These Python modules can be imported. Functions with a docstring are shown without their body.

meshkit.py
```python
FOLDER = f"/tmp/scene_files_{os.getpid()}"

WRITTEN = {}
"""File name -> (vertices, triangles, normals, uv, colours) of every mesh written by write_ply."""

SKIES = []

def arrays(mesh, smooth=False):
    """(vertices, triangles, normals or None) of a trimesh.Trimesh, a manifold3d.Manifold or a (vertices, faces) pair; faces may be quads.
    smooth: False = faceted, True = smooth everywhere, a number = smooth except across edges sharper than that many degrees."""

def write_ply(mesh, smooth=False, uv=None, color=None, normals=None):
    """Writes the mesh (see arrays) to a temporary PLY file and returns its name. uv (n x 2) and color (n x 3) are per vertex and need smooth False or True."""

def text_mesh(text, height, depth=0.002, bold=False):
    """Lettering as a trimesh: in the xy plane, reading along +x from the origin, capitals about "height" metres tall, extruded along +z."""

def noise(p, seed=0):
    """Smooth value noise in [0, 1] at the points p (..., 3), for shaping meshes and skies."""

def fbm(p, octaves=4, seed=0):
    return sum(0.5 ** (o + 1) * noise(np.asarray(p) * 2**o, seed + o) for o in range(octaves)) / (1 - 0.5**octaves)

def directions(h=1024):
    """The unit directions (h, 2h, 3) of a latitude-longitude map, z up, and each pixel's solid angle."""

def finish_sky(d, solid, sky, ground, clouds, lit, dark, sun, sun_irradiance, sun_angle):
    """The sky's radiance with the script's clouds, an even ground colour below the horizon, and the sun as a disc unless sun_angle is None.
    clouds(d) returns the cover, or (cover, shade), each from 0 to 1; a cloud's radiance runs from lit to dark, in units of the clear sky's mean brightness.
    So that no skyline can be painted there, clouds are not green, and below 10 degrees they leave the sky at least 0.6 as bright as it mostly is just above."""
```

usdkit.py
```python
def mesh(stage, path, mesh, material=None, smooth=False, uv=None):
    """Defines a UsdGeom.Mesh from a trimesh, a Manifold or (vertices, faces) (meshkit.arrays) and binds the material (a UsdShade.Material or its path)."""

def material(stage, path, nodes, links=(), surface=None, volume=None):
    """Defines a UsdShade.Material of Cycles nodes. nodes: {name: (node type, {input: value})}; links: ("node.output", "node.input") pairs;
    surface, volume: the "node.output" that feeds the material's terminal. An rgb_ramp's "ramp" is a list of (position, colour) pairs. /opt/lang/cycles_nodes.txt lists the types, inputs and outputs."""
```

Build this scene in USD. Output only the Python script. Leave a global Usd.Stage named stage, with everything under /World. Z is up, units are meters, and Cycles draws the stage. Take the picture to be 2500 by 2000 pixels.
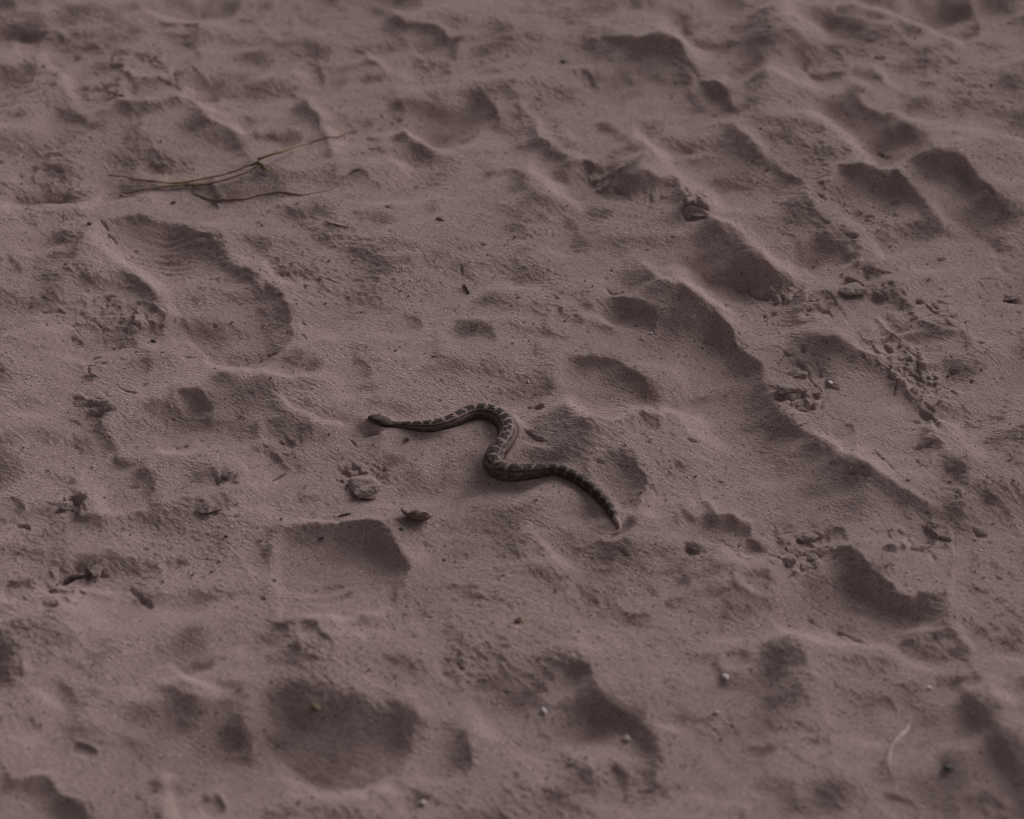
import math
import numpy as np, trimesh, usdkit
from scipy import ndimage, fft as sfft
from scipy.spatial import cKDTree
from pxr import Usd, UsdGeom, UsdLux, UsdShade, Gf, Sdf, Vt

stage = Usd.Stage.CreateInMemory()
UsdGeom.SetStageUpAxis(stage, UsdGeom.Tokens.z)
UsdGeom.SetStageMetersPerUnit(stage, 1.0)
UsdGeom.Xform.Define(stage, '/World')
stage.SetDefaultPrim(stage.GetPrimAtPath('/World'))
UsdGeom.Scope.Define(stage, '/World/Looks')

# ------------------------------------------------------------------ camera, sky, sun, exposure
W_PX, H_PX = 2156.0, 1725.0            # measuring grid of the photograph
FOCAL, DIST, ELEV = 91.0, 2.74, math.radians(37.0)
EXPOSURE = 0.17
SUN_AZ, SUN_EL = math.radians(42.0), math.radians(22.0)   # azimuth from +y (away from the camera) towards +x
SUN_I, SUN_ANGLE, SKY_STRENGTH = 0.40, 48.0, 0.09
SUN_COLOR = (1.0, 0.91, 0.90)
CLOUD_TINT = (1.06, 0.98, 0.96)       # thin evening cloud over most of the sky

eye = np.array([0.0, -DIST * math.cos(ELEV), DIST * math.sin(ELEV)])
fwd = -eye / np.linalg.norm(eye)
right = np.array([1.0, 0.0, 0.0])
up = np.cross(right, fwd)
cam = UsdGeom.Camera.Define(stage, '/World/camera')
M = Gf.Matrix4d(*right, 0, *up, 0, *(-fwd), 0, *eye, 1)
cam.AddTransformOp().Set(M)
cam.CreateHorizontalApertureAttr(36.0)
cam.CreateVerticalApertureAttr(36.0 * 819 / 1024)
cam.CreateFocalLengthAttr(FOCAL)
cam.CreateClippingRangeAttr(Gf.Vec2f(0.05, 500))
cam.CreateFStopAttr(4.2)
cam.CreateFocusDistanceAttr(DIST + 0.04)
cam.CreateExposureAttr(EXPOSURE)

sun_dir = np.array([math.sin(SUN_AZ) * math.cos(SUN_EL), math.cos(SUN_AZ) * math.cos(SUN_EL), math.sin(SUN_EL)])
dome = UsdLux.DomeLight.Define(stage, '/World/sky')
sky_mat = usdkit.material(stage, '/World/Looks/sky_look', {
    'sky': ('sky_texture', {'sky_type': 'single_scattering', 'sun_disc': False, 'sun_elevation': SUN_EL, 'sun_rotation': SUN_AZ,
                            'air_density': 0.6, 'aerosol_density': 4.0, 'ozone_density': 0.6}),
    'tc': ('texture_coordinate', {}), 'n': ('noise_texture', {'scale': 2.2, 'detail': 5.0, 'roughness': 0.6}),
    'cover': ('map_range', {'from_min': 0.30, 'from_max': 0.52, 'to_min': 0.72, 'to_max': 1.0, 'clamp': True}),
    'bw': ('rgb_to_bw', {}), 'grey': ('mix_color', {'blend_type': 'multiply', 'fac': 1.0, 'b': CLOUD_TINT, 'use_clamp': False}),
    'mix': ('mix_color', {'blend_type': 'mix', 'use_clamp': False}),
    'bg': ('background_shader', {'strength': SKY_STRENGTH})},
    [('tc.generated', 'n.vector'), ('n.fac', 'cover.value'), ('sky.color', 'bw.color'), ('bw.val', 'grey.a'), ('cover.result', 'mix.fac'),
     ('sky.color', 'mix.a'), ('grey.result', 'mix.b'), ('mix.result', 'bg.color')], surface='bg.background')
UsdShade.MaterialBindingAPI.Apply(dome.GetPrim()).Bind(sky_mat)
sun = UsdLux.DistantLight.Define(stage, '/World/sun')
sun.CreateIntensityAttr(SUN_I)
sun.CreateAngleAttr(SUN_ANGLE)
sun.CreateNormalizeAttr(True)
sun.CreateColorAttr(Gf.Vec3f(*SUN_COLOR))
zax = sun_dir
xax = np.cross([0, 0, 1.0], zax); xax /= np.linalg.norm(xax)
yax = np.cross(zax, xax)
sun.AddTransformOp().Set(Gf.Matrix4d(*xax, 0, *yax, 0, *zax, 0, 0, 0, 0, 1))

# ------------------------------------------------------------------ helpers
counts = {}
def path_for(name, parent='/World'):
    k = (str(parent), name)
    n = counts.get(k, 0); counts[k] = n + 1
    return f'{parent}/{name}' + (f'_{n:03d}' if n else '')

def tag(prim, label=None, category=None, group=None, kind=None):
    for k, v in (('label', label), ('category', category), ('group', group), ('kind', kind)):
        if v: prim.SetCustomDataByKey(k, v)
    return prim

def obj(name, mesh, mat, parent='/World', smooth=40, uv=None):
    return usdkit.mesh(stage, path_for(name, parent), mesh, mat, smooth=smooth, uv=uv).GetPrim()

def thing(name, loc=(0, 0, 0)):
    x = UsdGeom.Xform.Define(stage, path_for(name))
    x.AddTranslateOp().Set(Gf.Vec3d(*map(float, loc)))
    return x.GetPrim()

def smoothstep(x):
    x = np.clip(x, 0, 1); return x * x * (3 - 2 * x)

PXM = FOCAL / 36.0 * W_PX              # pixels per unit tangent
def project(x, y, z):
    d = np.stack(np.broadcast_arrays(x, y, z), -1) - eye
    dep = d @ fwd
    return W_PX / 2 + PXM * (d @ right) / dep, H_PX / 2 - PXM * (d @ up) / dep

def ray(px, py):
    d = fwd + right * (px - W_PX / 2) / PXM - up * (py - H_PX / 2) / PXM
    return d / np.linalg.norm(d)

# ------------------------------------------------------------------ relief of the sand, read off as slopes that face the light or turn from it
# coordinates are in enlarged tiles of the measuring grid. e: step (dark on the right hand), s: soft slope, b: blob, f: field, g: groove, p: pit
TILES = {'A1': (0, 0), 'A2': (534.7, 0), 'A3': (1069.4, 0), 'A4': (1604.1, 0),
         'B1': (0, 431.2), 'B2': (534.7, 431.2), 'B3': (1069.4, 431.2), 'B4': (1604.1, 431.2),
         'C1': (0, 862.4), 'C2': (534.7, 862.4), 'C3': (1069.4, 862.4), 'C4': (1604.1, 862.4),
         'D1': (0, 1283.3), 'D2': (534.7, 1283.3), 'D3': (1069.4, 1283.3), 'D4': (1604.1, 1283.3)}
RELIEF = {
'A1': """
f 6 .30:1200,0 1280,100 1450,160 1700,165 1870,140 1960,60 1990,0
e 40 .4 14 .3:1990,-20 1960,60 1870,140 1700,165 1450,155 1300,110 1200,0
s 5 .7:1330,205 1420,215
s 6 1:1540,215 1620,210
s 4 .5:1330,205 1450,215 1630,205
s 6 .5:1090,250 1300,280 1520,300
s 9 .5:1470,340 1580,400 1620,460
b 8 6 0 .5:770,380
b 14 9 0 .45:650,480
b 40 16 10 .3:740,540
b 22 10 10 .5:985,560
f 3 .42:1040,640 1150,660 1390,625 1600,615 1670,680 1640,760 1400,765 1200,780 1080,800
s 14 -.3:1080,560 1240,640 1400,600
s 14 -.35:1200,800 1400,790 1650,780
e 12 .25 15 .45:1400,810 1540,840 1700,930 1850,1020 2000,1110 2156,1190
f 8 .35:1480,900 1640,930 1760,1010 1980,1150 1900,1220 1720,1170 1600,1090 1420,1010
s 8 .5:1480,1050 1570,1060
s 8 .4:1640,1020 1720,990
b 32 20 0 .4:1850,650
s 9 .4:1930,480 2110,440
s 13 .35:2020,1070 2156,1130
s 15 .4:1020,890 1160,930
b 12 12 0 .4:60,580
b 12 8 0 .4:250,570
s 7 .5:440,600 490,635
b 34 18 0 .4:60,260
b 14 14 0 .3:230,250
b 30 14 40 .25:390,260
s 12 .45:-20,20 120,20
s 12 .4:420,20 620,70
b 45 14 -8 .35:150,1130
s 4 .8:390,1265 510,1275
p 5 .8:170,1450 0,1330
f 6 .35:0,1530 120,1540 260,1580 340,1640 600,1640 660,1600 500,1590 330,1580
e 16 .3 10 .35:-20,1505 110,1520 250,1570 380,1640
e 22 .4 26 .35:850,1590 660,1640 400,1662 0,1655 -30,1655
b 34 18 0 .45:1330,1350
s 14 -.35:1150,1390 1280,1440 1400,1470
s 10 -.35:20,330 150,340 270,370
s 12 -.3:330,480 470,600 600,690
s 16 -.25:540,680 620,850 720,980
s 10 -.3:1000,810 1160,830
b 60 40 0 .18:250,850
""",
'A2': """
s 10 .4:60,20 160,80
s 10 .5:560,20 740,70
s 14 .55:1030,-10 1180,20
e 24 .6 14 .3:1000,60 1150,120 1230,180 1400,200 1520,230 1640,310 1720,310
e 30 .45 14 .2:1720,310 1690,400 1650,490
b 9 7 0 .6:1680,320
s 7 .5:1720,330 1900,325 2156,310
e 9 .3 6 .3:1150,260 1250,330 1330,420 1420,510
e 14 .4 10 .4:900,400 960,460 1050,550 1130,640
b 30 12 8 .5:510,400
b 20 10 0 .45:860,420
b 13 4 -10 .7:540,560
b 28 16 30 .4:220,660
b 26 22 30 .3:60,500
b 18 10 0 .35:530,250
b 14 12 0 .3:770,290
b 14 12 0 .3:850,340
s 8 .45:930,665 1010,650 1110,640
p 4 .6:980,740 1060,830 830,750
e 24 .5 26 .3:340,775 430,830 500,950 560,1060 620,1200 650,1320
s 15 .4:-10,1120 150,1135 350,1170
s 6 .5:930,1140 1050,1170
s 6 .6:1150,1190 1250,1160
p 4 .6:1000,940 880,920 1195,1000
e 16 .4 12 .35:1200,1100 1300,1160 1430,1240 1520,1260
s 14 .45:1200,1200 1320,1240 1440,1310
s 4 .4:1080,1260 1170,1265
b 18 12 0 .35:1090,1380
e 28 .5 8 .2:1820,740 1890,790 1960,880 2010,950 2000,1010
e 55 .38 16 .25:2000,1010 1870,1100 1720,1160 1580,1205 1450,1190
s 12 -.3:1230,1080 1330,1150 1450,1210
e 4 .4 4 .4:2000,930 2060,970 2110,1010
e 14 .55 10 .1:860,1390 940,1450 1070,1570
f 6 .3:860,1400 1060,1560 900,1570 700,1560 660,1540
s 4 .6:1390,1585 1425,1605
s 9 .45:1930,1440 2030,1440 2156,1420
s 14 -.3:1110,1320 1300,1400
""",
'A3': """
s 9 .45:0,310 150,300 260,340
b 12 10 0 .4:220,390
s 9 .4:910,20 1100,60
b 9 7 0 .5:1200,50
s 8 .3:150,10 350,30
p 4 .7:1180,240
b 11 5 0 .8:460,505
p 4 .5:380,580 330,545
e 40 .5 18 .3:780,310 1000,330 1200,340 1380,370 1450,440 1490,530
f 7 .38:1100,390 1280,350 1400,380 1470,500 1500,570 1350,560 1200,480
s 20 -.35:1300,200 1400,300 1500,400 1700,440
s 14 .4:1430,200 1550,290 1680,390
f 20 .22:1800,30 2156,0 2156,420 1900,420 1760,300
s 6 .5:1900,40 2000,60
s 8 .6:1990,330 2110,310
b 10 6 30 .6:1830,370
b 14 10 0 .5:2060,470
s 7 .5:1500,540 1560,620 1650,690
e 40 .6 10 .3:1600,680 1680,675 1740,690 1810,760 1840,860 1870,960
f 6 .4:1640,700 1740,690 1830,800 1850,920 1760,900 1640,790
s 11 -.35:1500,580 1620,660 1800,670
s 12 .4:1980,840 1900,930
e 40 .45 15 .35:1860,1050 1960,1130 2060,1200 2170,1310
f 8 .25:1880,1120 2060,1220 2156,1320 2156,1400 2050,1320 1930,1210
s 6 .8:950,650 1010,690
s 6 .5:720,580 740,660
b 9 8 0 .4:885,745
s 11 .4:750,950 850,940 950,900
s 8 .3:830,1030 1000,1090
s 15 -.4:1050,1090 1200,1240 1290,1310 1350,1350
b 34 18 35 .42:1000,1190
s 11 .35:1150,1080 1350,1170 1540,1240
s 9 -.3:1220,1240 1400,1280 1700,1280
b 40 14 6 .5:1580,1330
s 14 .5:1680,1440 1800,1520 1980,1590
s 18 -.4:1120,1400 1350,1450 1560,1560 1720,1660
s 10 .5:1330,1470 1400,1510
g 7 .8:1440,1530 1510,1580 1560,1610
g 5 1:1450,1660 1480,1695 1540,1690 1560,1640
e 13 .38 18 .3:60,830 170,920 230,1030 270,1130 380,1190
s 12 -.35:380,1190 550,1280 800,1350
s 12 .45:340,1240 450,1310 600,1360
b 40 26 0 .4:1000,1450
b 22 10 0 .45:690,1360
s 7 .6:430,1470 480,1500
g 5 .7:890,1570 980,1570
s 6 .5:860,1520 900,1530
s 6 .4:640,1560 720,1590
s 5 .4:830,1620 920,1640
s 8 .6:-10,1400 60,1415 130,1450
s 17 .5:100,1530 260,1620 400,1725
s 20 -.35:230,1400 400,1550 600,1700
p 4 .7:1280,1310 1370,1350 1690,955 2070,1060
""",
'A4': """
s 8 -.45:760,10 900,60 1060,110 1200,180 1400,250 1650,350
f 14 .32:930,0 1250,140 1450,230 1700,270 1780,180 1740,60 1660,0
e 30 .3 22 .3:1660,-20 1740,60 1790,150 1800,230
f 14 .28:600,110 760,140 900,200 1050,260 1130,340 950,370 750,330
e 14 .25 10 .25:540,70 700,130 850,170 1000,220 1130,300 1200,380
s 20 -.35:200,50 300,170 400,230 500,280
s 6 .5:250,150 310,190
g 5 1.2:920,470 990,475
e 16 .4 10 .35:900,520 1000,640 1090,740
s 10 .45:280,400 360,480
b 7 5 0 .6:10,320
s 24 -.4:100,540 330,640 450,680
s 14 .35:400,580 560,650
p 5 .6:1700,780 220,840 640,500
s 8 .5:1400,920 1490,935
b 40 24 0 .25:1350,870
e 48 .4 13 .42:750,790 850,880 1000,940 1100,940 1250,1000 1390,1060
s 7 .6:790,840 850,880
s 8 .5:1010,970 1050,1050 1080,1110
f 10 .25:860,900 1100,970 1390,1060 1350,1200 1100,1250 950,1100
s 24 -.42:430,940 650,1080 850,1250 900,1400
s 14 .3:400,1000 500,1090
s 8 .5:440,1170 490,1210
s 8 .45:620,1190 710,1250
g 6 1:960,1265 1030,1300
e 30 .5 12 .3:1150,1310 1300,1260 1450,1250 1560,1280 1650,1340 1740,1440 1820,1540 1910,1640 2050,1720
f 6 .35:1200,1310 1450,1260 1640,1330 1560,1420 1380,1400 1280,1370
s 6 .5:1290,1365 1360,1395 1430,1400
g 9 .9:1820,1535 1910,1625
s 9 .5:1650,1350 1740,1440
f 8 .28:1740,1450 1900,1630 2100,1725 1700,1725 1650,1560
e 60 .5 13 .3:600,1390 760,1380 880,1425 1000,1410 1080,1410 1140,1460 1250,1560 1320,1650 1400,1740
f 6 .3:640,1400 880,1430 1080,1420 1250,1570 1340,1690 1050,1690 900,1640 700,1560
b 22 12 0 -.35:860,1370
s 9 .6:240,1480 290,1520 330,1560
e 13 .4 10 .2:-10,1240 100,1370 250,1480
g 5 .9:450,1590 520,1640
s 10 .4:150,1660 300,1725
s 6 .5:1800,540 1850,560
s 8 .5:2060,510 2170,510
s 8 .4:2000,700 2050,725
b 26 16 40 .45:2080,170
p 6 .5:2120,1300 460,1480 680,945
s 8 .5:2110,1450 2156,1500
b 60 40 0 .12:1800,800
s 12 -.2:1750,1040 1900,1080 2100,1150
""",
'B1': """
g 4 .9:810,120 850,165 880,210
g 4 .8:870,240 920,265 950,310
b 10 8 0 .7:300,185
s 5 .5:200,130 270,160
e 36 .5 8 .15:1000,110 1200,110 1400,140 1560,190 1700,250 1790,310 1850,430 1930,500 2100,570 2180,620
g 4 .7:1630,260 1700,248 1740,270
s 18 -.32:750,250 900,400 1150,570 1350,750 1450,900
s 16 .4:380,300 520,270 650,230
s 12 -.28:150,400 350,370 520,370
s 9 .45:-10,520 240,530 330,490
b 28 18 0 .45:750,620
b 11 8 0 .5:710,710
b 24 12 20 .4:400,745
s 4 .6:340,760 450,800 560,812
g 3.5 .8:350,885 430,882 480,868 530,890
b 12 8 0 .6:690,1005
s 8 .4:550,970 640,1000
e 20 .35 6 .1:680,895 850,895 1000,930 1130,980 1140,1060
s 6 .5:1090,600 1150,690
g 3.5 .6:1060,910 1130,898
f 6 .4:1090,1140 1200,1180 1270,1260 1270,1360 1200,1420 1180,1300 1120,1220
e 20 .3 6 .2:1090,1130 1220,1200 1270,1290 1260,1380 1200,1450
g 3.5 .7:920,1200 980,1188 1030,1180
g 3 .6:1510,1160 1530,1185 1555,1180 1540,1155 1515,1155
g 4 .8:1500,1240 1545,1262 1590,1270
b 36 50 0 .35:800,1560
b 12 8 0 .6:740,1420
b 22 12 0 .5:860,1680
g 4 .8:725,1330 740,1400
g 4 .9:980,1500 1040,1535 1110,1547
g 3.5 .7:1150,1490 1220,1462
g 4 .7:600,1585 640,1605
b 30 20 0 .4:140,1150
s 6 .5:280,1185 340,1180 430,1155
p 4 .6:350,1100 80,1290 660,1140 1765,1005 255,770
s 4 .5:1060,1310 1120,1360
b 9 6 0 .6:680,1145
s 40 -.15:150,1260 500,1220 900,1230
b 24 16 20 .35:950,780
s 9 -.2:700,760 850,740 1000,800
s 20 .25:1500,880 1800,1150
""",
'B2': """
e 14 .15 12 .5:100,1255 -60,1320 -250,1310 -450,1190 -560,1050
e 34 .5 8 .15:60,585 180,690 250,790 300,900 320,1080 260,1160 170,1230 100,1255
s 8 -.25:430,1400 300,1420 100,1395
s 18 .35:300,70 400,150 520,230 650,290 780,340 1000,410
f 16 .42:860,420 1100,400 1280,390 1360,440 1230,580 1080,640 900,670 780,600
e 30 .25 10 .2:1290,390 1350,440 1230,570 1080,640 950,680
s 26 .25:1340,150 1300,300
g 4 .8:1860,320 1895,325
p 4 .7:990,395 1150,380 1335,640 415,680 2020,1380
s 20 .4:-10,300 130,440
s 8 -.5:100,490 160,545
g 6 .9:200,560 290,600
e 24 .5 8 .2:1620,985 1700,962 1780,955 1900,970 1970,1030 1985,1150
e 14 .35 12 .3:880,1200 940,1330 1000,1440
e 18 .22 12 .5:780,1790 500,1740 350,1680 240,1500
s 16 .3:1700,490 1830,600 1960,650
g 3.5 .7:110,1243 180,1225
b 9 5 0 .6:270,1280
g 3.5 .6:1450,1260 1500,1242
g 3.5 .6:1700,500 1710,560
b 8 5 0 .5:1650,690
s 4 .5:260,300 300,285 330,310
s 12 .3:1820,780 2000,830
b 70 50 0 -.1:1300,1000
p 4 .5:880,890 720,1075 1110,215 60,175 1955,610 2080,300
g 4 .6:380,960 420,1000
g 4 .6:390,1075 430,1105
g 3.5 .5:560,610 690,640
g 3.5 .5:980,480 1030,500
""",
'B3': """
g 5 1:1450,20 1455,90 1485,115 1530,90 1560,68 1600,75 1640,103
e 75 .42 18 .42:1640,60 1700,130 1850,200 1950,270 2060,380 2170,470
f 26 .2:1350,200 1500,130 1700,170 1900,290 2100,480 2156,640 1900,420 1500,350
e 55 .35 50 .32:2020,790 1920,710 1800,655 1640,620 1500,520 1360,465
f 10 .3:1500,430 1800,410 2000,520 2156,600 2156,780 2000,720 1800,640 1640,600
s 12 .3:1550,450 1680,420 1800,410 1900,440
g 8 .8:1920,715 2000,730 2060,760 2156,770
e 60 .42 24 .36:1000,400 1100,490 1180,580 1260,650 1400,680 1560,760 1700,850 1780,950 1850,1130 1950,1210 2050,1310 2170,1430
f 16 .25:850,420 1000,420 1170,580 1100,660 950,640
e 45 .38 12 .38:740,800 850,772 930,782 1040,850 1150,895 1200,900
e 30 .3 14 .4:1190,1080 1050,1030 940,990 860,970 780,920
f 10 .22:780,800 920,790 1150,890 1300,830 1550,800 1700,900 1800,1030 1600,1080 1400,1080 1180,1070 950,980
g 4 .9:800,690 850,735 895,722
g 5 .6:1440,740 1420,780 1390,815
s 5 .5:1455,1030 1500,1000
p 4 .6:1350,270 1300,310 60,740 790,1130 1620,1130 480,875 110,960 310,215
b 14 10 0 .5:820,90
b 16 12 0 .4:680,20
p 3 .7:1790,830 1950,820 1870,160 320,545 850,540
s 16 .3:1330,260 1380,330
f 30 .3:1850,1130 2156,1420 2156,1760 1900,1640 1750,1420 1650,1250 1550,1170
e 32 .55 8 .25:480,1285 640,1250 800,1280 950,1330 1080,1420 1160,1500 1180,1580
s 14 .3:1180,1590 1400,1650
s 16 -.35:1180,1640 1060,1710 800,1760 560,1640
s 14 -.22:1150,1670 1350,1690
g 5 .9:160,1662 215,1660 280,1672
b 7 5 0 .9:265,1668
s 8 .4:600,790 640,850
p 4 .6:650,1045
s 15 -.25:600,880 700,950 860,1010
s 14 .3:700,1010 850,1070
s 14 .25:560,880 620,970 700,1000
b 80 30 10 -.12:1500,1400
g 3 .5:380,770 400,790
g 3.5 .5:80,1250 130,1235
s 5 .3:1370,630 1400,632
""",
'B4': """
s 18 -.35:-10,390 100,470 250,520 400,560
p 4 .7:230,540 380,545 415,520 515,150 540,540
s 15 -.3:480,20 700,120 850,250 1000,430
g 5 .7:680,230 720,260 770,285
s 6 .4:730,310 800,360 900,430
s 6 .4:620,160 690,185
b 26 18 30 .42:560,340
f 6 .42:980,-20 1370,-20 1490,150 1380,140 1200,80 1060,40
e 30 .2 12 .3:1370,-10 1430,80 1500,160
p 5 .8:1180,250 1190,520 1360,625 1470,700 1060,645 990,660 1265,160
g 5 .6:1440,460 1490,440
g 6 .8:1140,710 1180,745
g 5 .8:1270,785 1315,805
g 4 .8:1360,835 1400,870 1460,882
g 4 .7:1390,820 1460,850
g 4 .8:1490,912 1540,905 1590,915
s 13 -.28:1500,170 1700,270 1870,380 1990,550
f 14 .3:1850,-10 2170,-10 2170,400 1950,400 1870,250
s 6 .6:1960,270 2070,245
s 6 .6:1950,375 2040,340
s 6 .5:2080,500 2130,465
b 9 6 0 .5:2000,200
b 9 7 0 .6:2130,60
e 26 .35 8 .2:1840,480 1870,500 1990,570
b 50 24 10 .2:1800,680
g 6 .7:1990,800 2060,795 2150,805
s 6 .6:2000,745 2110,760
g 6 .7:2080,880 2130,885
g 5 .9:610,690 650,655 710,632
g 4 1:380,872 460,868 540,880 578,912
s 10 -.25:380,900 540,920
s 16 .5:-10,560 60,590 130,640
g 7 .9:60,735 130,795
p 6 .8:20,920 100,900 520,705 2010,1560 1560,1380
b 44 18 10 .42:470,1130
g 8 1:340,1185 360,1200
g 5 .7:490,1120 540,1145
e 30 .35 15 .35:600,1075 750,1160 850,1230 1000,1300 1100,1370
g 4 .7:820,1245 865,1270
f 20 .25:420,1120 640,1130 850,1260 1000,1390 1090,1530 900,1450 700,1330 500,1250
g 4 1.2:970,1270 1010,1300 1060,1330 1020,1385 1070,1420 1120,1450 1100,1500 1090,1545
g 4 1:895,1335 925,1330 940,1300
g 6 .8:960,1260 1050,1290 1060,1320
g 7 .9:1160,1340 1240,1385 1310,1445
e 30 .4 9 .28:1330,950 1500,990 1640,1010 1700,1050 1760,1140 1870,1160
g 5 .8:1680,1000 1700,1050
g 5 .8:1760,1125 1810,1150
e 7 1.0 7 .7:930,920 1100,1080 1250,1210
e 6 .8 6 .6:940,1115 1100,1075 1330,1035 1400,960
e 6 .7 6 .5:1070,1255 1250,1190 1400,1170
g 7 1:150,1330 200,1368 270,1395
g 6 .9:300,1300 335,1355 385,1400
g 7 .9:385,1445 430,1480 480,1515
g 5 .8:415,1530 460,1520 505,1545
g 5 1:130,1590 240,1590 345,1555
g 6 .9:230,1640 300,1655 370,1690
g 4 .5:480,1435 550,1480 620,1510
g 5 .6:180,1222 240,1240 275,1230
f 16 .3:-10,1400 130,1350 150,1560 250,1660 250,1740 -10,1740
g 4 .6:1985,1570 2030,1550
g 8 .8:1340,1620 1400,1690
p 5 .5:1040,1650 420,1240 550,1275
s 6 .4:700,1340 800,1380
s 10 .3:1400,1680 1500,1720
s 10 .3:1260,1540 1330,1620
""",
'C1': """
g 9 .7:720,40 800,25 920,5
b 14 10 0 .4:780,70
s 20 .25:840,240 930,320
s 12 .45:820,200 940,330 960,420
s 9 .5:930,410 1050,440
e 20 .32 10 .2:1760,30 1745,160 1640,220 1550,300 1440,320
g 4 .6:1420,305 1470,318 1530,300
s 8 -.25:1300,340 1450,360 1600,330
b 10 5 30 .8:1285,170
b 14 8 0 .5:1100,240
e 24 .5 8 .1:1100,460 1220,530 1270,640 1255,730
e 14 .2 10 .38:1230,800 1080,820 960,835 850,825
s 10 .45:700,930 850,905 1000,890 1150,840
s 24 -.28:700,560 760,680 850,800
g 4 .5:1060,640 1140,640
s 6 .4:840,580 930,560
b 9 6 0 .4:1110,690
g 8 1:580,738 640,750
g 5 .9:570,828 605,832 640,862
s 4 .6:590,670 660,690
g 4 .6:520,720 530,790 545,820
g 5 .8:1820,545 1870,570 1920,565 1950,545
g 4 .6:1780,580 1800,625
p 4 .5:1935,875 650,745 385,510
g 4 .9:150,955 200,962 245,1000
b 14 10 0 .45:390,990
b 26 14 20 .42:520,1110
s 6 .5:570,1100 620,1145
s 6 .45:240,1090 320,1110
b 8 5 0 .6:455,1265
g 6 1.3:400,1480 480,1442 560,1395 650,1375 745,1372
g 5 1:745,1365 755,1310 790,1290
g 5 .9:830,1300 840,1350 880,1365
g 6 1:490,1505 560,1502 640,1498 685,1515 640,1560 560,1588
g 9 1.2:380,1605 450,1590
s 26 -.25:640,1560 850,1480 1000,1500
b 70 34 0 -.18:800,1640
e 28 .0 14 .2:1090,1480 1150,1540 1220,1610
g 8 .8:1085,1480 1140,1550 1225,1612
f 10 .3:1100,1490 1400,1500 1420,1620 1250,1620
s 11 .35:740,1530 870,1580
s 5 .5:1930,1520 2000,1500 2070,1540
s 6 .3:1000,1100 1100,1090
s 4 .4:1030,990 1100,985
s 4 .4:830,1075 930,1055
s 6 .3:900,1200 1000,1230
b 40 30 0 .15:1700,1150
p 4 .5:1500,905 1560,910 1660,905 1740,490 1650,755
""",
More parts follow.
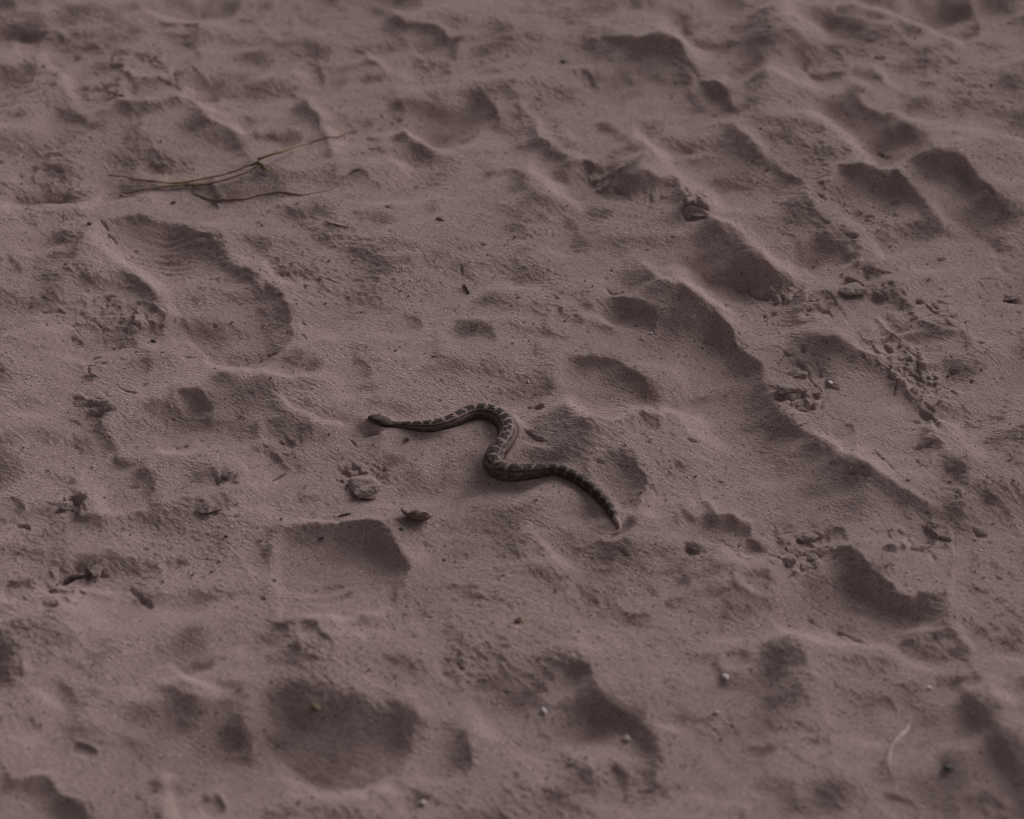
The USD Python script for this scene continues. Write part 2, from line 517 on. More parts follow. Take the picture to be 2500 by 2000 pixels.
'C2': """
g 4 .8:905,215 950,200 1020,195
g 4 .6:785,248 850,305
b 9 6 0 .6:1245,250
b 18 30 10 .3:990,330
g 6 .9:690,490 760,530 810,560
g 5 .9:680,570 740,600 800,580
g 4 .9:800,552 860,545 920,530
g 4 1:790,600 860,596 930,604
g 4 .7:780,610 745,665
g 4 1:1015,488 1080,492
b 6 6 0 .7:1100,580
b 7 5 0 .8:1212,685
p 4 .5:1145,775 1170,950 1640,1450 1160,570
e 44 .42 10 .2:250,1010 400,965 500,950 700,935 900,940 1020,930 1110,1000 1160,1120 1230,1230 1250,1320
f 10 .28:900,960 1030,940 1120,1020 1240,1260 1230,1400 1120,1570 950,1600 930,1400 950,1150
s 20 -.12:250,1150 190,1330 215,1500 260,1640
e 14 .1 14 .4:1220,1440 1130,1570 1010,1645 620,1700
s 12 -.22:450,905 700,905 1000,905 1150,1010
p 4 .7:980,1020
e 8 .15 12 .28:1130,1560 1000,1645 600,1685 250,1705
s 5 .35:560,1460 640,1450 780,1500
s 5 .35:640,1580 740,1590
s 6 .45:750,1690 900,1690
b 13 10 0 .5:100,1180
p 4 .5:70,1555
s 6 .4:-10,1060 100,1090
s 7 .5:1620,1440 1670,1460
s 7 .6:1800,1535 1860,1565
s 8 .7:1990,1555 2060,1570
s 5 .45:1980,1400 2090,1400
f 24 .15:2000,900 2156,880 2156,1250 2020,1200
b 10 6 0 .35:1660,1190
s 5 .3:1780,1250 1830,1270
s 14 .2:300,1350 350,1600
g 3 .5:150,585 250,535
s 5 .4:1640,590 1690,605
g 3.5 .6:1310,420 1360,418
p 3 .5:1090,1000 250,705 1540,620 30,350
""",
'C3': """
g 4 1.2:110,160 160,205 230,245 310,270
s 5 -.4:60,62 110,100 150,170
s 4 -.35:120,270 240,310 340,322
e 44 .36 5 .5:940,365 1040,420 1110,520 1145,620 1115,750 1050,860
g 3.5 .5:1165,635 1200,640 1220,700
g 3.5 .9:1440,60 1500,76
g 4 1:1490,240 1530,252 1575,268
g 3.5 .8:1100,230 1150,228
g 3.5 .8:1140,265 1180,268
g 3 .8:700,430 780,436
g 3.5 .6:1690,580 1760,605
g 3.5 .5:1300,500 1330,530
s 30 -.28:1300,0 1500,100 1700,260 1850,370 2060,395
f 26 .25:1720,-10 2170,-10 2170,330 1950,310 1800,160
s 8 .3:1560,150 1700,180
s 6 .35:580,150 680,190
s 6 .35:200,90 300,140
e 44 .42 18 .38:1530,745 1700,830 1740,880 1830,880 1900,930 1980,950 2000,1020 2060,1090 2085,1200
e 12 .35 6 .1:1130,990 1190,920 1260,890 1420,885
e 6 .4 6 .4:1340,820 1410,870
s 16 -.3:1420,880 1560,960 1750,1110 1900,1220
s 20 .3:1490,800 1600,920 1720,1060
g 8 .8:1450,1085 1480,1140 1510,1190
g 7 .7:1510,1190 1580,1180 1665,1160
b 8 6 0 .6:1520,1110
b 8 6 0 .5:1480,1240
s 7 .4:1120,1185 1250,1170 1430,1160
s 6 .45:1100,1280 1180,1350 1300,1360 1430,1320
s 6 .3:1380,1280 1520,1270 1650,1270 1730,1310
s 15 -.25:200,1000 450,1230 560,1330
s 13 .25:440,1020 620,1200 700,1290
g 6 .6:880,1140 925,1150 970,1195
s 10 .3:820,1060 1000,1110
b 16 12 20 .5:1880,1440
s 10 -.3:1940,1430 2050,1500
s 9 .6:1640,1510 1700,1515 1770,1490
s 6 .5:1390,1570 1450,1560
b 8 6 30 .7:1330,1600
s 11 .45:1800,1640 1960,1640 2170,1640
s 13 .4:1780,1530 1790,1620 1770,1710
p 4 .5:730,1500 560,1690 1290,1420 1000,1410
b 18 10 0 .3:1350,450
s 6 .4:1390,450 1470,490
""",
'C4': """
f 24 .22:-10,-10 300,-10 350,200 500,500 400,800 -10,850
e 60 .2 18 .42:230,130 500,250 800,400 1000,550 1250,710 1430,800 1490,870
g 3.5 .9:920,340 1000,410 1090,495
f 30 .2:500,100 900,200 1300,500 1400,760 1250,690 1000,520 800,380 520,230
g 8 .9:725,515 790,520
g 5 .7:830,538 885,552
s 10 .35:680,220 720,290
g 9 1:1320,30 1400,90 1440,130
s 6 .6:1460,140 1510,160
s 32 -.38:1500,130 1750,270 2000,420 2170,520
e 50 .3 20 .1:1290,90 1450,250 1600,420 1750,570
s 32 .25:1750,170 1950,310 2170,460
f 8 .4:1430,700 1530,690 1610,670 1640,740 1660,930 1640,1020 1520,860 1470,760
g 5 .7:1590,680 1610,660 1625,710
e 48 .4 8 .2:1740,690 1850,685 1950,750 2050,900 2170,1070
b 14 9 0 .5:1820,890
s 9 .35:1590,500 1660,590 1740,680
b 16 8 20 .5:1190,875
b 14 9 0 .35:1330,850
f 4 .45:1355,920 1400,910 1455,990 1390,970
g 4 .6:1110,975 1160,1030 1250,1050
g 4 .6:1040,1030 1070,1050
g 8 .8:1210,1125 1330,1130 1380,1180 1440,1235
g 5 .6:1320,1110 1400,1120
s 8 .4:990,1270 1100,1310
e 7 .9 7 .6:1530,930 1560,1150 1580,1270 1560,1400 1525,1530
g 4.5 .8:1735,985 1770,1035 1830,1038
p 4 .7:1740,1080 1870,1095
b 10 8 0 .5:1745,1350
g 4 .6:1920,1383 1980,1390
s 5 .4:1870,1230 2000,1300
s 6 .5:1840,1480 1940,1485
s 6 .5:2030,1500 2110,1510
s 6 .5:1940,1555 2000,1570
b 14 12 20 .3:1620,1210
g 12 .7:300,1075 400,1062 520,1072
b 14 14 0 .7:130,1145
g 6 .7:190,1110 250,1115
g 6 1:410,1180 450,1195 505,1205
g 5 .7:170,1290 230,1305 295,1310
g 5 .7:330,1315 380,1310 435,1295
g 5 .6:150,1400 200,1390 270,1355
s 6 .5:640,1120 710,1145
b 24 12 0 -.3:230,1230
b 24 10 0 -.3:430,1225
e 75 .42 20 .28:540,1120 700,1150 800,1200 850,1270 950,1370 1040,1440 1080,1490 1200,1540 1300,1510 1400,1490 1500,1530 1545,1600 1530,1690
g 7 .6:830,1270 950,1375 1030,1430
g 7 .6:1020,1430 1080,1490
f 20 .22:450,1250 700,1200 850,1280 1080,1500 1250,1530 1400,1490 1530,1600 1500,1740 700,1740 500,1500
s 9 -.35:1100,1555 1350,1570 1480,1600
s 8 -.3:700,1690 1000,1680
s 13 .5:1070,1600 1220,1640
s 7 .4:690,1340 760,1430
s 7 .4:720,1420 850,1430
b 14 10 0 .45:530,1420
s 8 .3:860,1460 1000,1490
""",
'D1': """
s 7 .6:170,130 230,145 290,125
s 22 .3:200,200 400,230 560,270
e 14 .45 10 .3:500,60 620,200 720,300 850,340
s 8 .35:850,340 980,350
s 11 .45:540,400 680,480
b 26 20 0 .55:10,540
s 17 .55:20,670 120,650 230,625
s 13 .55:460,590 520,660 570,735
s 20 -.28:230,620 350,720 500,790
b 10 6 0 .5:770,685
b 18 10 0 .35:960,590
b 12 7 0 .5:1095,595
s 7 .7:1160,410 1190,370 1220,335
b 12 10 0 .55:1290,335
f 26 .28:1180,100 1500,180 1900,330 1900,430 1500,420 1280,330
s 9 .5:1590,450 1660,465 1750,455
b 12 8 0 .5:1860,390
s 9 -.42:1400,470 1600,590 1800,640
e 16 .45 20 .2:1280,600 1450,690 1530,740 1700,710 1900,790
b 50 16 0 .5:1740,800
s 11 .6:1540,830 1690,865
s 10 .8:1500,940 1600,955
b 12 10 0 .4:1530,1010
f 24 .28:1600,850 1950,880 2080,1080 1850,1060
b 16 12 0 .35:1080,1120
s 6 .3:200,940 320,980
e 55 .55 16 .35:-20,1390 100,1385 250,1370 400,1385 440,1440 600,1560 700,1660 730,1740
f 16 .32:-20,1400 420,1400 470,1500 400,1550 200,1520 -20,1480
s 16 -.3:130,1540 300,1680 400,1725
b 14 12 0 .7:1280,1450
s 6 .4:1290,1340 1370,1300
b 16 14 0 .5:970,1600
b 9 7 0 .5:1140,1540
b 14 8 0 .45:1650,1360
b 14 8 0 .4:1690,1430
s 20 -.3:1390,1380 1410,1550 1430,1730
s 11 .35:1460,1480 1490,1600 1520,1730
b 12 8 0 .5:960,1700
b 60 40 0 .15:1250,1080
b 14 10 0 .5:560,1290
b 9 6 0 .5:60,1360
""",
'D2': """
s 7 .6:250,125 330,110 415,100
s 7 .4:740,55 820,45 910,50
s 8 .55:800,150 850,135 905,110
s 8 .55:955,130 1000,100 1050,82
s 7 .5:20,205 130,262
s 6 .45:190,300 270,315 390,285
b 13 10 0 .6:110,400
b 16 11 10 .6:310,425
s 12 .35:600,440 800,550
e 24 .45 10 .15:1060,530 1200,580 1300,700 1350,760 1310,920
s 9 .4:1100,385 1200,430
f 14 .42:130,740 300,800 500,830 900,740 1100,880 1250,960 1280,1100 1150,1300 1000,1410 820,1470 600,1480 400,1380 250,1250 120,1110 40,1000
e 90 .55 30 .4:1180,1300 1100,1360 950,1430 800,1475 600,1485 430,1400 270,1260 130,1120 20,980
f 26 .15:1300,1020 1700,1000 1780,1250 1700,1400 1350,1380
e 30 .3 20 .15:1700,1000 1770,1150 1780,1280 1740,1410
s 5 .4:460,800 500,850 550,845
s 13 .75:1190,1440 1260,1470 1330,1485
s 14 .6:1350,1500 1430,1550 1520,1585
s 14 .35:980,1520 1080,1600 1170,1700
s 9 .5:1690,340 1730,440 1820,480 1910,480
b 14 9 0 .5:1880,380
s 11 .55:1580,500 1680,560 1790,620
b 14 11 0 .5:1870,600
s 7 .5:1530,670 1640,675 1690,645
s 8 .45:1930,280 2060,300
b 12 9 0 .4:2010,400
b 14 10 0 -.35:1900,690
s 22 -.28:1790,780 1890,1000
s 12 -.25:1480,440 1600,600
b 10 6 0 .5:1340,205
b 9 8 0 .45:75,1570
s 12 -.25:980,600 1150,640 1250,750
b 14 8 0 .3:1820,740
b 12 9 0 .35:1550,850
s 8 .4:1380,1040 1440,1050
b 60 20 40 -.12:300,1500
""",
'D3': """
b 18 12 30 .35:440,170
s 7 .5:540,235 620,275 700,295
e 13 .5 8 .2:890,160 1000,220 1100,310
b 10 8 0 .7:350,550
e 50 .5 14 .22:430,510 560,460 650,480 720,600 800,740 950,850 1100,960 1190,1080
s 9 .6:545,470 645,480
f 18 .28:450,500 640,480 760,720 1100,960 1200,1100 1100,1160 950,1000 750,920 500,860 450,700
s 16 -.25:500,950 800,965 1000,1110
s 26 .35:1130,1100 1200,1250 1180,1400
s 14 .35:950,570 1040,680 1110,800
s 6 .45:1570,920 1660,912
b 9 7 0 .4:1320,770
s 9 .5:1700,470 1760,560 1810,630
s 13 .4:1970,600 2050,690 2170,770
e 16 .5 10 .2:1830,840 1900,970 1980,1090 2080,1145 2170,1140
b 10 10 0 .5:1770,220
f 30 .22:1780,-10 2170,-10 2170,640 1950,520
b 18 16 0 .4:350,1530
b 10 9 0 .6:980,1550
b 10 9 0 .6:1140,1665
b 30 16 20 .28:1180,1350
s 10 .35:1180,1450 1290,1500
b 12 10 0 .4:1870,1300
s 18 -.25:1230,950 1350,990 1500,1080
s 10 .3:1280,590 1380,700
b 20 16 0 .3:490,960
s 8 .4:460,1275 540,1290
b 16 10 0 .3:620,1340
b 14 10 0 .35:1870,1690
b 60 50 0 -.1:300,1150
""",
'D4': """
s 8 -.36:650,10 800,90 900,115 1100,160 1400,150
s 15 .45:730,20 900,60 1050,100 1230,110
g 5 .6:380,55 370,80 400,110 470,155
g 6 .8:570,185 620,208 680,212 760,245 860,285
s 26 -.3:150,150 400,260 800,290 1100,340 1300,450 1450,540
s 18 .45:1190,305 1350,350 1490,395
b 16 8 0 .5:1450,210
s 8 .3:800,110 950,160
e 26 .5 8 .2:1680,-10 1780,110 1860,230 1900,370
s 9 -.35:1640,140 1690,240 1730,320
s 16 .4:1890,240 2030,270 2170,340
s 7 -.25:1880,205 2010,200
s 8 -.2:1900,380 2150,410
s 9 .6:1430,550 1520,580 1620,568 1770,560
s 45 .45:1560,620 1700,780 1900,1020 2100,1300
e 55 .35 20 .32:1600,590 1750,740 1900,940 2050,1180 2170,1380
s 30 -.25:1640,600 1850,620 2000,690
f 24 .32:-10,160 200,190 400,500 430,620 450,760 330,900 150,1000 60,900 -10,850
e 24 .25 20 .25:300,340 400,480 440,620
s 10 .4:80,320 140,350
s 6 -.3:120,280 190,330
b 9 6 0 .4:160,440
s 10 .5:30,930 120,990
b 14 9 0 .5:50,1145
s 14 .3:-10,1270 100,1370 220,1450
s 10 .5:280,1600 380,1665
b 11 13 0 1:1530,1305
b 9 7 0 .5:1290,1125
s 8 .5:1025,1290 1040,1360 1075,1420
b 40 24 0 .35:2090,1480
f 60 .15:1000,900 1500,850 2156,1350 2156,1760 1000,1760 880,1300
s 20 -.2:0,1280 150,1400
s 9 .3:550,1540 650,1525
s 7 .3:640,1160 700,1210
s 16 -.2:420,620 520,800 570,920
""",
}
SC = 0.256
TW, TH, TM = 1078 + 160, 863 + 160, 80     # half-size map with a margin of 80
tone = np.zeros((TH, TW), np.float32)
groove = np.zeros((TH, TW), np.float32)

def window(pts, pad):
    x0, y0 = np.floor(pts.min(0) - pad).astype(int); x1, y1 = np.ceil(pts.max(0) + pad).astype(int)
    x0, y0, x1, y1 = max(x0, 0), max(y0, 0), min(x1, TW), min(y1, TH)
    if x1 <= x0 or y1 <= y0: return None
    yy, xx = np.mgrid[y0:y1, x0:x1]
    return (slice(y0, y1), slice(x0, x1)), np.stack([xx, yy], -1).astype(np.float32)

def densify(p, step=2.0):
    if len(p) < 3:
        return p
    from scipy.interpolate import PchipInterpolator
    t = np.r_[0, np.cumsum(np.maximum(np.linalg.norm(np.diff(p, axis=0), axis=1), 1e-3))]
    n = max(int(t[-1] / step), len(p))
    tt = np.linspace(0, t[-1], n)
    return np.stack([PchipInterpolator(t, p[:, k])(tt) for k in range(2)], 1)

def along(q, p):
    """distance, signed side (+ right hand), fraction along the line for the points q"""
    best = np.full(q.shape[:2], 1e9, np.float32); side = np.zeros_like(best); frac = np.zeros_like(best)
    L = np.r_[0, np.cumsum(np.linalg.norm(np.diff(p, axis=0), axis=1))]
    for i in range(len(p) - 1):
        a, b = p[i], p[i + 1]; d = b - a; l2 = max(float(d @ d), 1e-6)
        r = q - a
        t = np.clip((r @ d) / l2, 0, 1)
        e = r - t[..., None] * d
        dist = np.hypot(e[..., 0], e[..., 1])
        m = dist < best
        best = np.where(m, dist, best)
        side = np.where(m, np.sign(d[0] * r[..., 1] - d[1] * r[..., 0]), side)
        frac = np.where(m, (L[i] + t * math.sqrt(l2)) / L[-1], frac)
    return best, side, frac, L[-1]

rng = np.random.default_rng(7)
def field(shape, sigma, seed):
    f = ndimage.gaussian_filter(np.random.default_rng(seed).standard_normal(shape), sigma, mode='wrap')
    return (f / f.std()).astype(np.float32)

wob = [field((TH, TW), 5, 1) * .8 + field((TH, TW), 1.8, 3) * .25, field((TH, TW), 5, 2) * .8 + field((TH, TW), 1.8, 4) * .25, field((TH, TW), 2.2, 5)]
for tile, text in RELIEF.items():
    ox, oy = TILES[tile]
    for line in text.strip().splitlines():
        head, tail = line.split(':')
        kind, *num = head.split(); num = list(map(float, num))
        p = np.array([list(map(float, q.split(','))) for q in tail.split()])
        p = ((p * SC) + (ox, oy)) / 2 + TM
        if kind in 'es' or kind == 'g':
            pp = densify(p) if kind != 'g' else p
            w = max(num[0], num[2] if kind == 'e' else 0) / 2
            win = window(pp, 3.2 * w + 4)
            if win is None: continue
            sl, q = win
            amt = min(0.35 * w, 2.0)
            q = q + np.stack([wob[0][sl], wob[1][sl]], -1) * amt
            d, sd, fr, L = along(q, pp)
            if kind == 'e':
                dw, da, lw, la = num[0] / 2, num[1], num[2] / 2, num[3]
                sgn = d * sd
                edge = 0.5 + 0.5 * np.tanh(sgn / 1.6)
                prof = da * np.exp(-(np.abs(sgn) / dw) ** 1.6) * edge - la * np.exp(-(sgn / lw) ** 2) * (1 - edge)
                tp = min(0.25, 1.2 * dw / max(L, 1))
                prof *= smoothstep(fr / max(tp, .06) + .25) * smoothstep((1 - fr) / max(tp, .06) + .25)
                beyond = np.where((fr <= 1e-4) | (fr >= 1 - 1e-4), np.exp(-(d / max(dw * .6, 2)) ** 2), 1)
                tone[sl] += prof * beyond
            elif kind == 's':
                tone[sl] += num[1] * np.exp(-(d / (0.75 * w)) ** 2)
            else:
                ww = max(w * 0.5, 0.95)
                k = np.exp(-(d / (ww * np.clip(1 + 0.45 * wob[2][sl], .35, 1.8))) ** 2) * (0.55 + 0.45 * np.sin(np.pi * np.clip(fr, 0, 1)))
                groove[sl] = np.maximum(groove[sl], num[1] * ww * k * (0.62 if num[0] >= 6 else 1))
        elif kind == 'b':
            rx, ry, rot, a = num[0] / 2, num[1] / 2, math.radians(num[2]), num[3]
            win = window(p, 3 * max(rx, ry))
            if win is None: continue
            sl, q = win
            q = q + np.stack([wob[0][sl], wob[1][sl]], -1) * min(.3 * ry, 3) - p[0]
            u = q[..., 0] * math.cos(rot) + q[..., 1] * math.sin(rot); v = -q[..., 0] * math.sin(rot) + q[..., 1] * math.cos(rot)
            tone[sl] += a * np.exp(-((u / rx) ** 2 + (v / ry) ** 2) ** 1.3 * 0.8)
        elif kind == 'f':
            from PIL import Image, ImageDraw
            im = Image.new('L', (TW, TH)); ImageDraw.Draw(im).polygon([tuple(map(float, c)) for c in p], fill=255)
            m = ndimage.gaussian_filter(np.asarray(im, np.float32) / 255, max(num[0] / 2, 1.2))
            tone += num[1] * m
        elif kind == 'p':
            for c in p:
                win = window(c[None], 4 * num[0])
                if win is None: continue
                sl, q = win
                r = np.hypot(*(np.moveaxis(q - c, -1, 0) * np.array([1, 1.4])[:, None, None])) / (num[0] / 2 * 0.7) * (1 + .3 * wob[2][sl])
                groove[sl] = np.maximum(groove[sl], num[1] * 0.9 * np.exp(-r ** 2))
tone = np.clip(tone, -0.75, 1.15)
# prints of feet: outline, depth (mm), softness of the wall, height of the pushed-up rim (mm)
PRINTS = """
A1 9 5 2:1180,-120 1250,60 1330,120 1450,158 1700,165 1870,140 1960,60 2020,-120
A1 5 4 1.5:1040,640 1150,660 1390,625 1600,615 1670,680 1640,760 1400,765 1200,780 1080,800
A2 9 6 2:1260,850 1480,790 1860,760 1960,870 2010,960 1990,1020 1870,1100 1720,1160 1580,1200 1450,1170 1320,1060
A2 7 6 1.5:-200,830 100,780 340,790 450,850 510,960 570,1070 630,1230 640,1320 400,1380 150,1330 -50,1150
A3 7 6 2:800,350 1100,340 1380,370 1450,440 1490,540 1400,600 1150,560 900,450
A3 7 5 2:1560,700 1740,690 1810,760 1840,860 1860,950 1760,930 1620,800
A4 8 6 2:1180,1310 1450,1250 1560,1280 1650,1340 1740,1440 1820,1540 1700,1620 1500,1560 1250,1400
A4 10 6 2:620,1395 880,1425 1080,1410 1140,1460 1250,1560 1340,1690 1320,1790 1050,1790 850,1690 690,1540
A4 8 8 2:900,-60 1050,50 1250,140 1450,230 1700,270 1790,180 1740,60 1660,-60
B1 9 6 2:800,190 1000,120 1200,110 1400,140 1560,190 1700,250 1790,310 1850,430 1930,500 2080,560 2050,650 1800,660 1500,700 1320,640 1100,480 900,330
B1 10 6 2:1640,690 1850,650 2070,620 2250,690 2340,790 2390,900 2408,1080 2340,1170 2190,1290 1960,1340 1640,1300 1450,1150 1420,950 1520,760
B2 8 8 1:700,460 1100,400 1290,390 1360,440 1230,570 1080,640 900,680 760,610
B2 5 5 1:1560,1000 1780,955 1900,970 1970,1030 1985,1150 1800,1250 1600,1180
B2 4 7 1:220,1350 400,1330 700,1290 900,1280 990,1420 950,1640 760,1780 500,1740 300,1640
B3 7 4 2:740,810 850,775 930,785 1040,850 1150,895 1200,930 1190,1080 1050,1030 940,990 860,970 780,920
B3 9 6 2:440,1310 640,1250 800,1280 950,1330 1080,1420 1160,1500 1180,1600 1050,1700 700,1720 480,1560
B4 7 5 1:930,960 1330,960 1500,990 1640,1010 1700,1060 1680,1150 1400,1230 1100,1290 930,1110
C1 5 6 1:1290,150 1500,-120 1700,-100 1760,50 1740,160 1640,220 1550,300 1440,320 1320,270
C1 7 6 1.5:860,560 1000,470 1130,470 1220,530 1270,640 1250,750 1150,810 960,835 840,800
C2 11 6 2.5:230,1060 400,965 500,950 700,935 900,940 1020,930 1110,1000 1160,1120 1230,1230 1250,1310 1210,1430 1120,1570 1000,1640 600,1685 250,1700 200,1400
C3 7 4 1.5:700,520 850,400 960,365 1040,420 1110,520 1145,620 1115,750 1050,860 930,880 800,700
C3 6 6 2:1540,780 1700,840 1740,885 1830,885 1900,935 1980,955 2000,1020 2060,1090 2080,1200 1900,1200 1650,1060
C4 6 6 1:1740,690 1850,685 1950,750 2050,900 2120,1060 1950,1060 1800,850
C4 10 8 2.5:520,1190 700,1155 800,1205 850,1275 950,1375 1040,1445 1080,1490 1200,1545 1300,1515 1400,1490 1500,1530 1545,1600 1520,1720 1200,1760 800,1700 600,1480
D1 10 9 2:-160,1400 100,1385 250,1370 400,1385 440,1440 600,1560 700,1660 730,1900 -160,1900
D2 16 10 3:60,800 300,700 600,680 900,720 1200,800 1300,950 1270,1130 1150,1300 1000,1410 820,1470 600,1485 400,1390 250,1250 120,1110 30,980
D2 6 9 1.5:1330,900 1550,930 1730,1050 1780,1250 1730,1420 1400,1420
D3 9 8 2:430,520 560,460 650,480 720,600 800,740 950,850 1100,960 1190,1080 1150,1250 950,1200 700,1180 480,1050 380,800
D4 10 14 2:1560,620 1640,640 1750,750 1900,940 2050,1190 2160,1380 2160,1640 1900,1500 1700,1150 1560,850
"""
dents = np.zeros((TH, TW), np.float32)
from PIL import Image, ImageDraw
for line in PRINTS.strip().splitlines():
    head, tail = line.split(':'); tile, dep, soft, rim_h = head.split()
    p = np.array([list(map(float, q.split(','))) for q in tail.split()])
    p = ((p * SC) + TILES[tile]) / 2 + TM
    pc = np.vstack([p, p[:1]])
    im = Image.new('L', (TW, TH)); ImageDraw.Draw(im).polygon([tuple(map(float, c)) for c in densify(pc)], fill=255)
    m = (np.asarray(im) > 127)
    sd = ndimage.distance_transform_edt(~m) - ndimage.distance_transform_edt(m)
    sd = sd + .9 * wob[0] + .2 * wob[2]
    sf = float(soft) * 1.45
    dents += -float(dep) * (1 - smoothstep((sd + 3.4 * sf) / (4.4 * sf))) + 1.9 * float(rim_h) * np.exp(-((sd - .8 * sf) / (1.05 * sf)) ** 2)
# long ridges trodden up between the rows of prints: steep on the near left, gentle on the far right
RIDGES = """
9 16 60:1180,300 1290,345 1400,380 1500,455 1580,520 1640,590 1730,690 1860,760 1950,850 2010,950 2180,1040
10 18 62:1290,520 1330,555 1440,605 1530,680 1590,730 1640,850 1700,910 1800,975 1960,1060 2000,1130
6 14 50:1520,230 1560,280 1640,340 1700,400 1760,480 1830,550 1930,640
6 12 45:1840,230 1900,250 1990,300 2070,380 2130,430 2180,500
5 14 50:1640,60 1700,110 1790,160 1880,235
6 16 50:1400,1050 1500,1080 1580,1095 1620,1170
8 16 55:1800,1160 1840,1220 1900,1260 1980,1290 2060,1400 2120,1500
5 14 40:170,480 240,530 330,610 390,690
5 14 40:120,180 200,260 310,290 400,330
4 14 40:480,200 550,260 640,330
4 12 36:1080,190 1130,280 1200,320
"""
undulate = field((TH, TW), 9, 55)
for line in RIDGES.strip().splitlines():
    head, tail = line.split(':'); hh, wn, wf = map(float, head.split())
    p = densify(np.array([list(map(float, q.split(','))) for q in tail.split()]) / 2 + TM)
    sl, q = window(p, 2.2 * wf)
    q = q + np.stack([wob[0][sl], wob[1][sl]], -1) * 2.2
    d, sd_, fr, L = along(q, p)
    ends = smoothstep(fr / .18) * smoothstep((1 - fr) / .18)
    prof = np.where(sd_ > 0, np.exp(-(d / (wn / 2 * 1.5)) ** 2), np.exp(-(d / (wf / 2 * 1.2)) ** 1.5))
    dents[sl] += hh * (1 + .25 * undulate[sl]) * ends * prof
# shallow older marks between the clear prints, trodden over and half filled
orng = np.random.default_rng(91)
busy = ndimage.gaussian_filter(np.abs(tone), 12)
old = []
while len(old) < 115:
    c = orng.uniform([-60, -60], [W_PX + 60, H_PX + 60]); ci = np.clip((c / 2 + TM).astype(int), 0, [TW - 1, TH - 1])
    if busy[ci[1], ci[0]] < 0.13 and all(np.hypot(*(c - o[:2])) > 52 for o in old) and not (760 < c[0] < 1330 and 840 < c[1] < 1130):
        old.append([*c, orng.uniform(30, 66), orng.uniform(.45, .8), orng.uniform(-.6, .9), orng.uniform(1.5, 4.2), orng.uniform(.32, .6)])
for ox_, oy_, rad_, asp_, rot_, dep_, edge_w in old:
    c = np.array([[ox_, oy_]]) / 2 + TM; R_ = rad_ / 2
    win = window(c, 2.2 * R_)
    if win is None: continue
    sl, q = win
    q = q + np.stack([wob[0][sl], wob[1][sl]], -1) * min(.14 * R_, 3) - c[0]
    u = q[..., 0] * math.cos(rot_) + q[..., 1] * math.sin(rot_); v = (-q[..., 0] * math.sin(rot_) + q[..., 1] * math.cos(rot_)) / asp_
    rr_ = np.hypot(u, v) / R_
    dents[sl] += dep_ * (-(1 - smoothstep((rr_ - 1 + 1.6 * edge_w) / (1.6 * edge_w))) + 0.45 * np.exp(-((rr_ - 1.05) / (.6 * edge_w)) ** 2)) * np.clip(1 + .35 * undulate[sl], .3, 1.7)
dents = ndimage.gaussian_filter(dents, 0.8)
crest = ndimage.gaussian_filter(np.abs(ndimage.gaussian_laplace(tone, 3.0)), 3.0)
crest = np.clip(crest / np.percentile(crest, 97), 0, 1)

# uneven slopes between the marks and beyond the frame
yy, xx = np.mgrid[0:TH, 0:TW]
G = 0.00125                                   # grid of the relief
X0, X1, Y0, Y1 = -1.25, 1.25, -1.15, 1.45
nx, ny = int((X1 - X0) / G) + 1, int((Y1 - Y0) / G) + 1
gx = X0 + G * np.arange(nx, dtype=np.float32); gy = Y0 + G * np.arange(ny, dtype=np.float32)
GX, GY = np.meshgrid(gx, gy)

def sample_map(m, px, py, order=1, cval=0.0):
    return ndimage.map_coordinates(m, [py / 2 + TM, px / 2 + TM], order=order, cval=cval, mode='constant')

shape = (ny, nx)
K_ = 0.0016 / G
def gfield(sig, seed): return field(shape, tuple(np.atleast_1d(sig) * K_) if np.ndim(sig) else sig * K_, seed)
mid = 0.5 * gfield(14, 11) + 0.6 * gfield((7, 9), 12) + 0.5 * gfield((4, 5), 15)
far = 0.8 * gfield((17, 23), 13) + 0.9 * gfield((9, 13), 14)
lx, ly = math.sin(SUN_AZ), math.cos(SUN_AZ)
kx = 2 * np.pi * np.fft.rfftfreq(nx, G); ky = 2 * np.pi * np.fft.fftfreq(ny, G)
KX, KY = np.meshgrid(kx, ky)
KL = KX * lx + KY * ly
K2 = KX ** 2 + KY ** 2
EPS, DELTA = 0.08, (2 * np.pi / 0.55) ** 2 * 0.5
GAIN = 1.5
PRINT_K = 0.54
inv = -1j * KL / (KL ** 2 + EPS * K2 + DELTA)
h = np.zeros(shape, np.float32)
for it in range(4):
    px, py = project(GX, GY, h)
    inside = smoothstep(np.minimum(np.minimum(px + 70, W_PX + 70 - px), np.minimum(py + 70, H_PX + 70 - py)) / 70)
    t = sample_map(tone, px, py) * inside
    t_low = ndimage.gaussian_filter(np.maximum(t, 0), 0.022 / G)
    t = np.where(t > 0, 0.44 * t, 1.5 * t) + 0.36 * t_low       # slopes that face the light answer less than those that turn from it
    t = ndimage.gaussian_filter(t, 0.6)
    slope = GAIN * (t + 0.13 * mid * (0.5 + 0.5 * inside) + (1 - inside) * 0.17 * far)
    slope -= slope.mean()
    hn = sfft.irfft2(sfft.rfft2(slope, workers=4) * inv, s=shape, workers=4).astype(np.float32)
    hn = hn + 0.001 * PRINT_K * sample_map(dents, px, py) * inside
    h = hn if it == 0 else 0.4 * h + 0.6 * hn
px, py = project(GX, GY, h)
inside = smoothstep(np.minimum(np.minimum(px + 70, W_PX + 70 - px), np.minimum(py + 70, H_PX + 70 - py)) / 70)
gv = sample_map(groove, px, py) * inside
gv = 0.95 * np.tanh(gv / 0.95)
